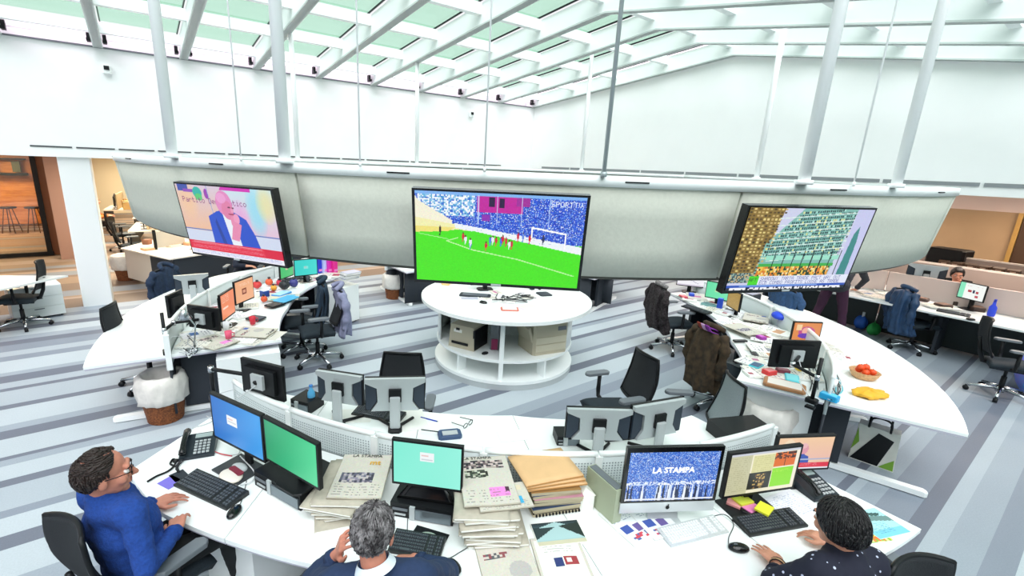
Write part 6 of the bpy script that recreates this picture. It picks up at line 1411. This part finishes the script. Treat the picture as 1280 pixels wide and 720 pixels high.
# dotted blouse
dot = bpy.data.materials.new('dotted_blouse'); dot.use_nodes = True; n_ = dot.node_tree.nodes; L_ = dot.node_tree.links
tc = n_.new('ShaderNodeTexCoord'); vo = n_.new('ShaderNodeTexVoronoi'); vo.inputs['Scale'].default_value = 26; vo.inputs['Randomness'].default_value = .45; L_.new(tc.outputs['Object'], vo.inputs['Vector'])
cr = n_.new('ShaderNodeValToRGB'); cr.color_ramp.interpolation = 'CONSTANT'; cr.color_ramp.elements[0].color = (*lin('b9bed6'), 1); cr.color_ramp.elements[1].color = (*lin('14172a'), 1); cr.color_ramp.elements[1].position = .15
L_.new(vo.outputs['Distance'], cr.inputs[0]); L_.new(cr.outputs[0], n_['Principled BSDF'].inputs['Base Color']); n_['Principled BSDF'].inputs['Roughness'].default_value = .85
t = person('dark haired woman in a navy top with pale dots, typing with one hand', (2.385, .455, 1.16), (.43, .9), dict(
    pelvis=(2.28, .20, .58), chest=(2.34, .33, .85), neck=(2.395, .415, 1.065), shR=(2.53, .325, .985), shL=(2.235, .46, .985), elR=(2.70, .41, .81), wrR=(2.765, .545, .79), elL=(2.20, .60, .82), wrL=(2.385, .635, .79),
    handR=((.1, 1, 0), (0, 0, 1), .5), handL=((.42, .85, -.04), (0, 0, 1), .22), kneeR=(2.55, .56, .54), kneeL=(2.36, .62, .54), ankR=(2.62, .68, .09), ankL=(2.42, .72, .09)),
    ('bob', .6), dot, trs, pitch=.2, hair_m=hair3, female=True, headdir=(.42, .9), hs=.97, sleeve_end=.62)
for k, c in enumerate(('2a1a18', 'd8b080', '4a2a2a')):
    a_ = Vector((2.385, .635, .79))*.78+Vector((2.20, .60, .82))*.22; d_ = (Vector((2.385, .635, .79))-Vector((2.20, .60, .82))).normalized(); p_ = Vector((2.20, .60, .82))+(Vector((2.385, .635, .79))-Vector((2.20, .60, .82)))*(.86+.06*k)
    u_ = d_.cross(Vector((0, 0, 1))).normalized(); w_ = d_.cross(u_); m = MB(); m.tube([p_+(u_*math.cos(i*PI/8)+w_*math.sin(i*PI/8))*.0335 for i in range(17)], .0035, 6, cap=False); o = m.obj('bracelet', C_(c), t); o.data.transform(Matrix.Translation(-t.location))
# figures farther away
person('dark haired woman at the back right, behind the divider', (11.0, 1.50, 1.20), (-1, -.1), dict(
    pelvis=(11.45, 1.52, .58), chest=(11.3, 1.5, .85), neck=(11.06, 1.5, 1.05), shR=(11.15, 1.67, .98), shL=(11.15, 1.34, .98), elR=(10.98, 1.78, .80), wrR=(10.86, 1.60, .84), elL=(11.0, 1.22, .80), wrL=(10.93, 1.40, 1.0),
    handR=((-.5, -.6, .1), (0, 0, 1), .5), handL=((-.1, .3, .9), (-.9, 0, .2), .5), kneeR=(11.05, 1.62, .52), kneeL=(11.05, 1.40, .52), ankR=(11.0, 1.62, .09), ankL=(11.0, 1.40, .09)),
    ('bob', .6), mat('dark_top', '1c1c20', .9), trs, vox=.011, pitch=.15, hair_m=hair3, female=True, headdir=(-1, -.35))
person('man in dark suit and white shirt sitting behind the left desk, hand at face', (1.62, 8.98, 1.24), (.1, -1), dict(
    pelvis=(1.45, 9.3, .58), chest=(1.48, 9.2, .86), neck=(1.58, 9.05, 1.08), shR=(1.33, 9.12, 1.0), shL=(1.70, 9.12, 1.0), elR=(1.25, 8.9, .80), wrR=(1.42, 8.78, .80), elL=(1.85, 8.88, .80), wrL=(1.75, 8.85, 1.05),
    handR=((.6, -.3, 0), (0, 0, 1), .5), handL=((-.3, .1, .9), (.2, -.9, .1), .5), kneeR=(1.35, 8.9, .52), kneeL=(1.58, 8.9, .52), ankR=(1.35, 8.85, .09), ankL=(1.6, 8.85, .09)),
    ('crop', 1), mat('dark_suit', '161c2c', .85), trs, vox=.011, pitch=.25, collar=mat('pale_shirt', 'dfe9f2'), hair_m=hair1)
person('standing person in dark jacket and maroon trousers leaning on the back right desk', (9.98, 2.72, 1.50), (1, .05), dict(
    pelvis=(9.42, 2.66, .95), chest=(9.62, 2.68, 1.15), neck=(9.84, 2.71, 1.36), shR=(9.76, 2.50, 1.28), shL=(9.76, 2.90, 1.28), elR=(9.95, 2.42, 1.03), wrR=(10.08, 2.56, .80), elL=(9.98, 3.0, 1.03), wrL=(10.12, 2.95, .80),
    handR=((.8, .2, -.1), (0, 0, 1), .3), handL=((.8, -.1, -.1), (0, 0, 1), .3), kneeR=(9.52, 2.52, .52), kneeL=(9.50, 2.84, .52), ankR=(9.55, 2.46, .09), ankL=(9.42, 2.92, .09)),
    ('crop', 1), mat('dark_grey_jacket', '34363c', .9), mat('maroon_trousers', '3c1c34', .9), vox=.012, pitch=.3, hair_m=hair1)
person('far figure in an orange top sitting in the bright corridor', (-1.0, 17.6, 1.22), (1, 0), dict(
    pelvis=(-1.1, 17.6, .58), chest=(-1.08, 17.6, .86), neck=(-1.03, 17.6, 1.07), shR=(-1.05, 17.42, 1.0), shL=(-1.05, 17.78, 1.0), elR=(-.95, 17.35, .78), wrR=(-.75, 17.45, .80), elL=(-.95, 17.85, .78), wrL=(-.75, 17.75, .80),
    handR=((1, 0, 0), (0, 0, 1), .4), handL=((1, 0, 0), (0, 0, 1), .4), kneeR=(-.7, 17.5, .55), kneeL=(-.7, 17.7, .55), ankR=(-.66, 17.5, .09), ankL=(-.66, 17.7, .09)),
    ('crop', 1), mat('orange_top', 'c8783c', .9), trs, vox=.014, hair_m=hair1)
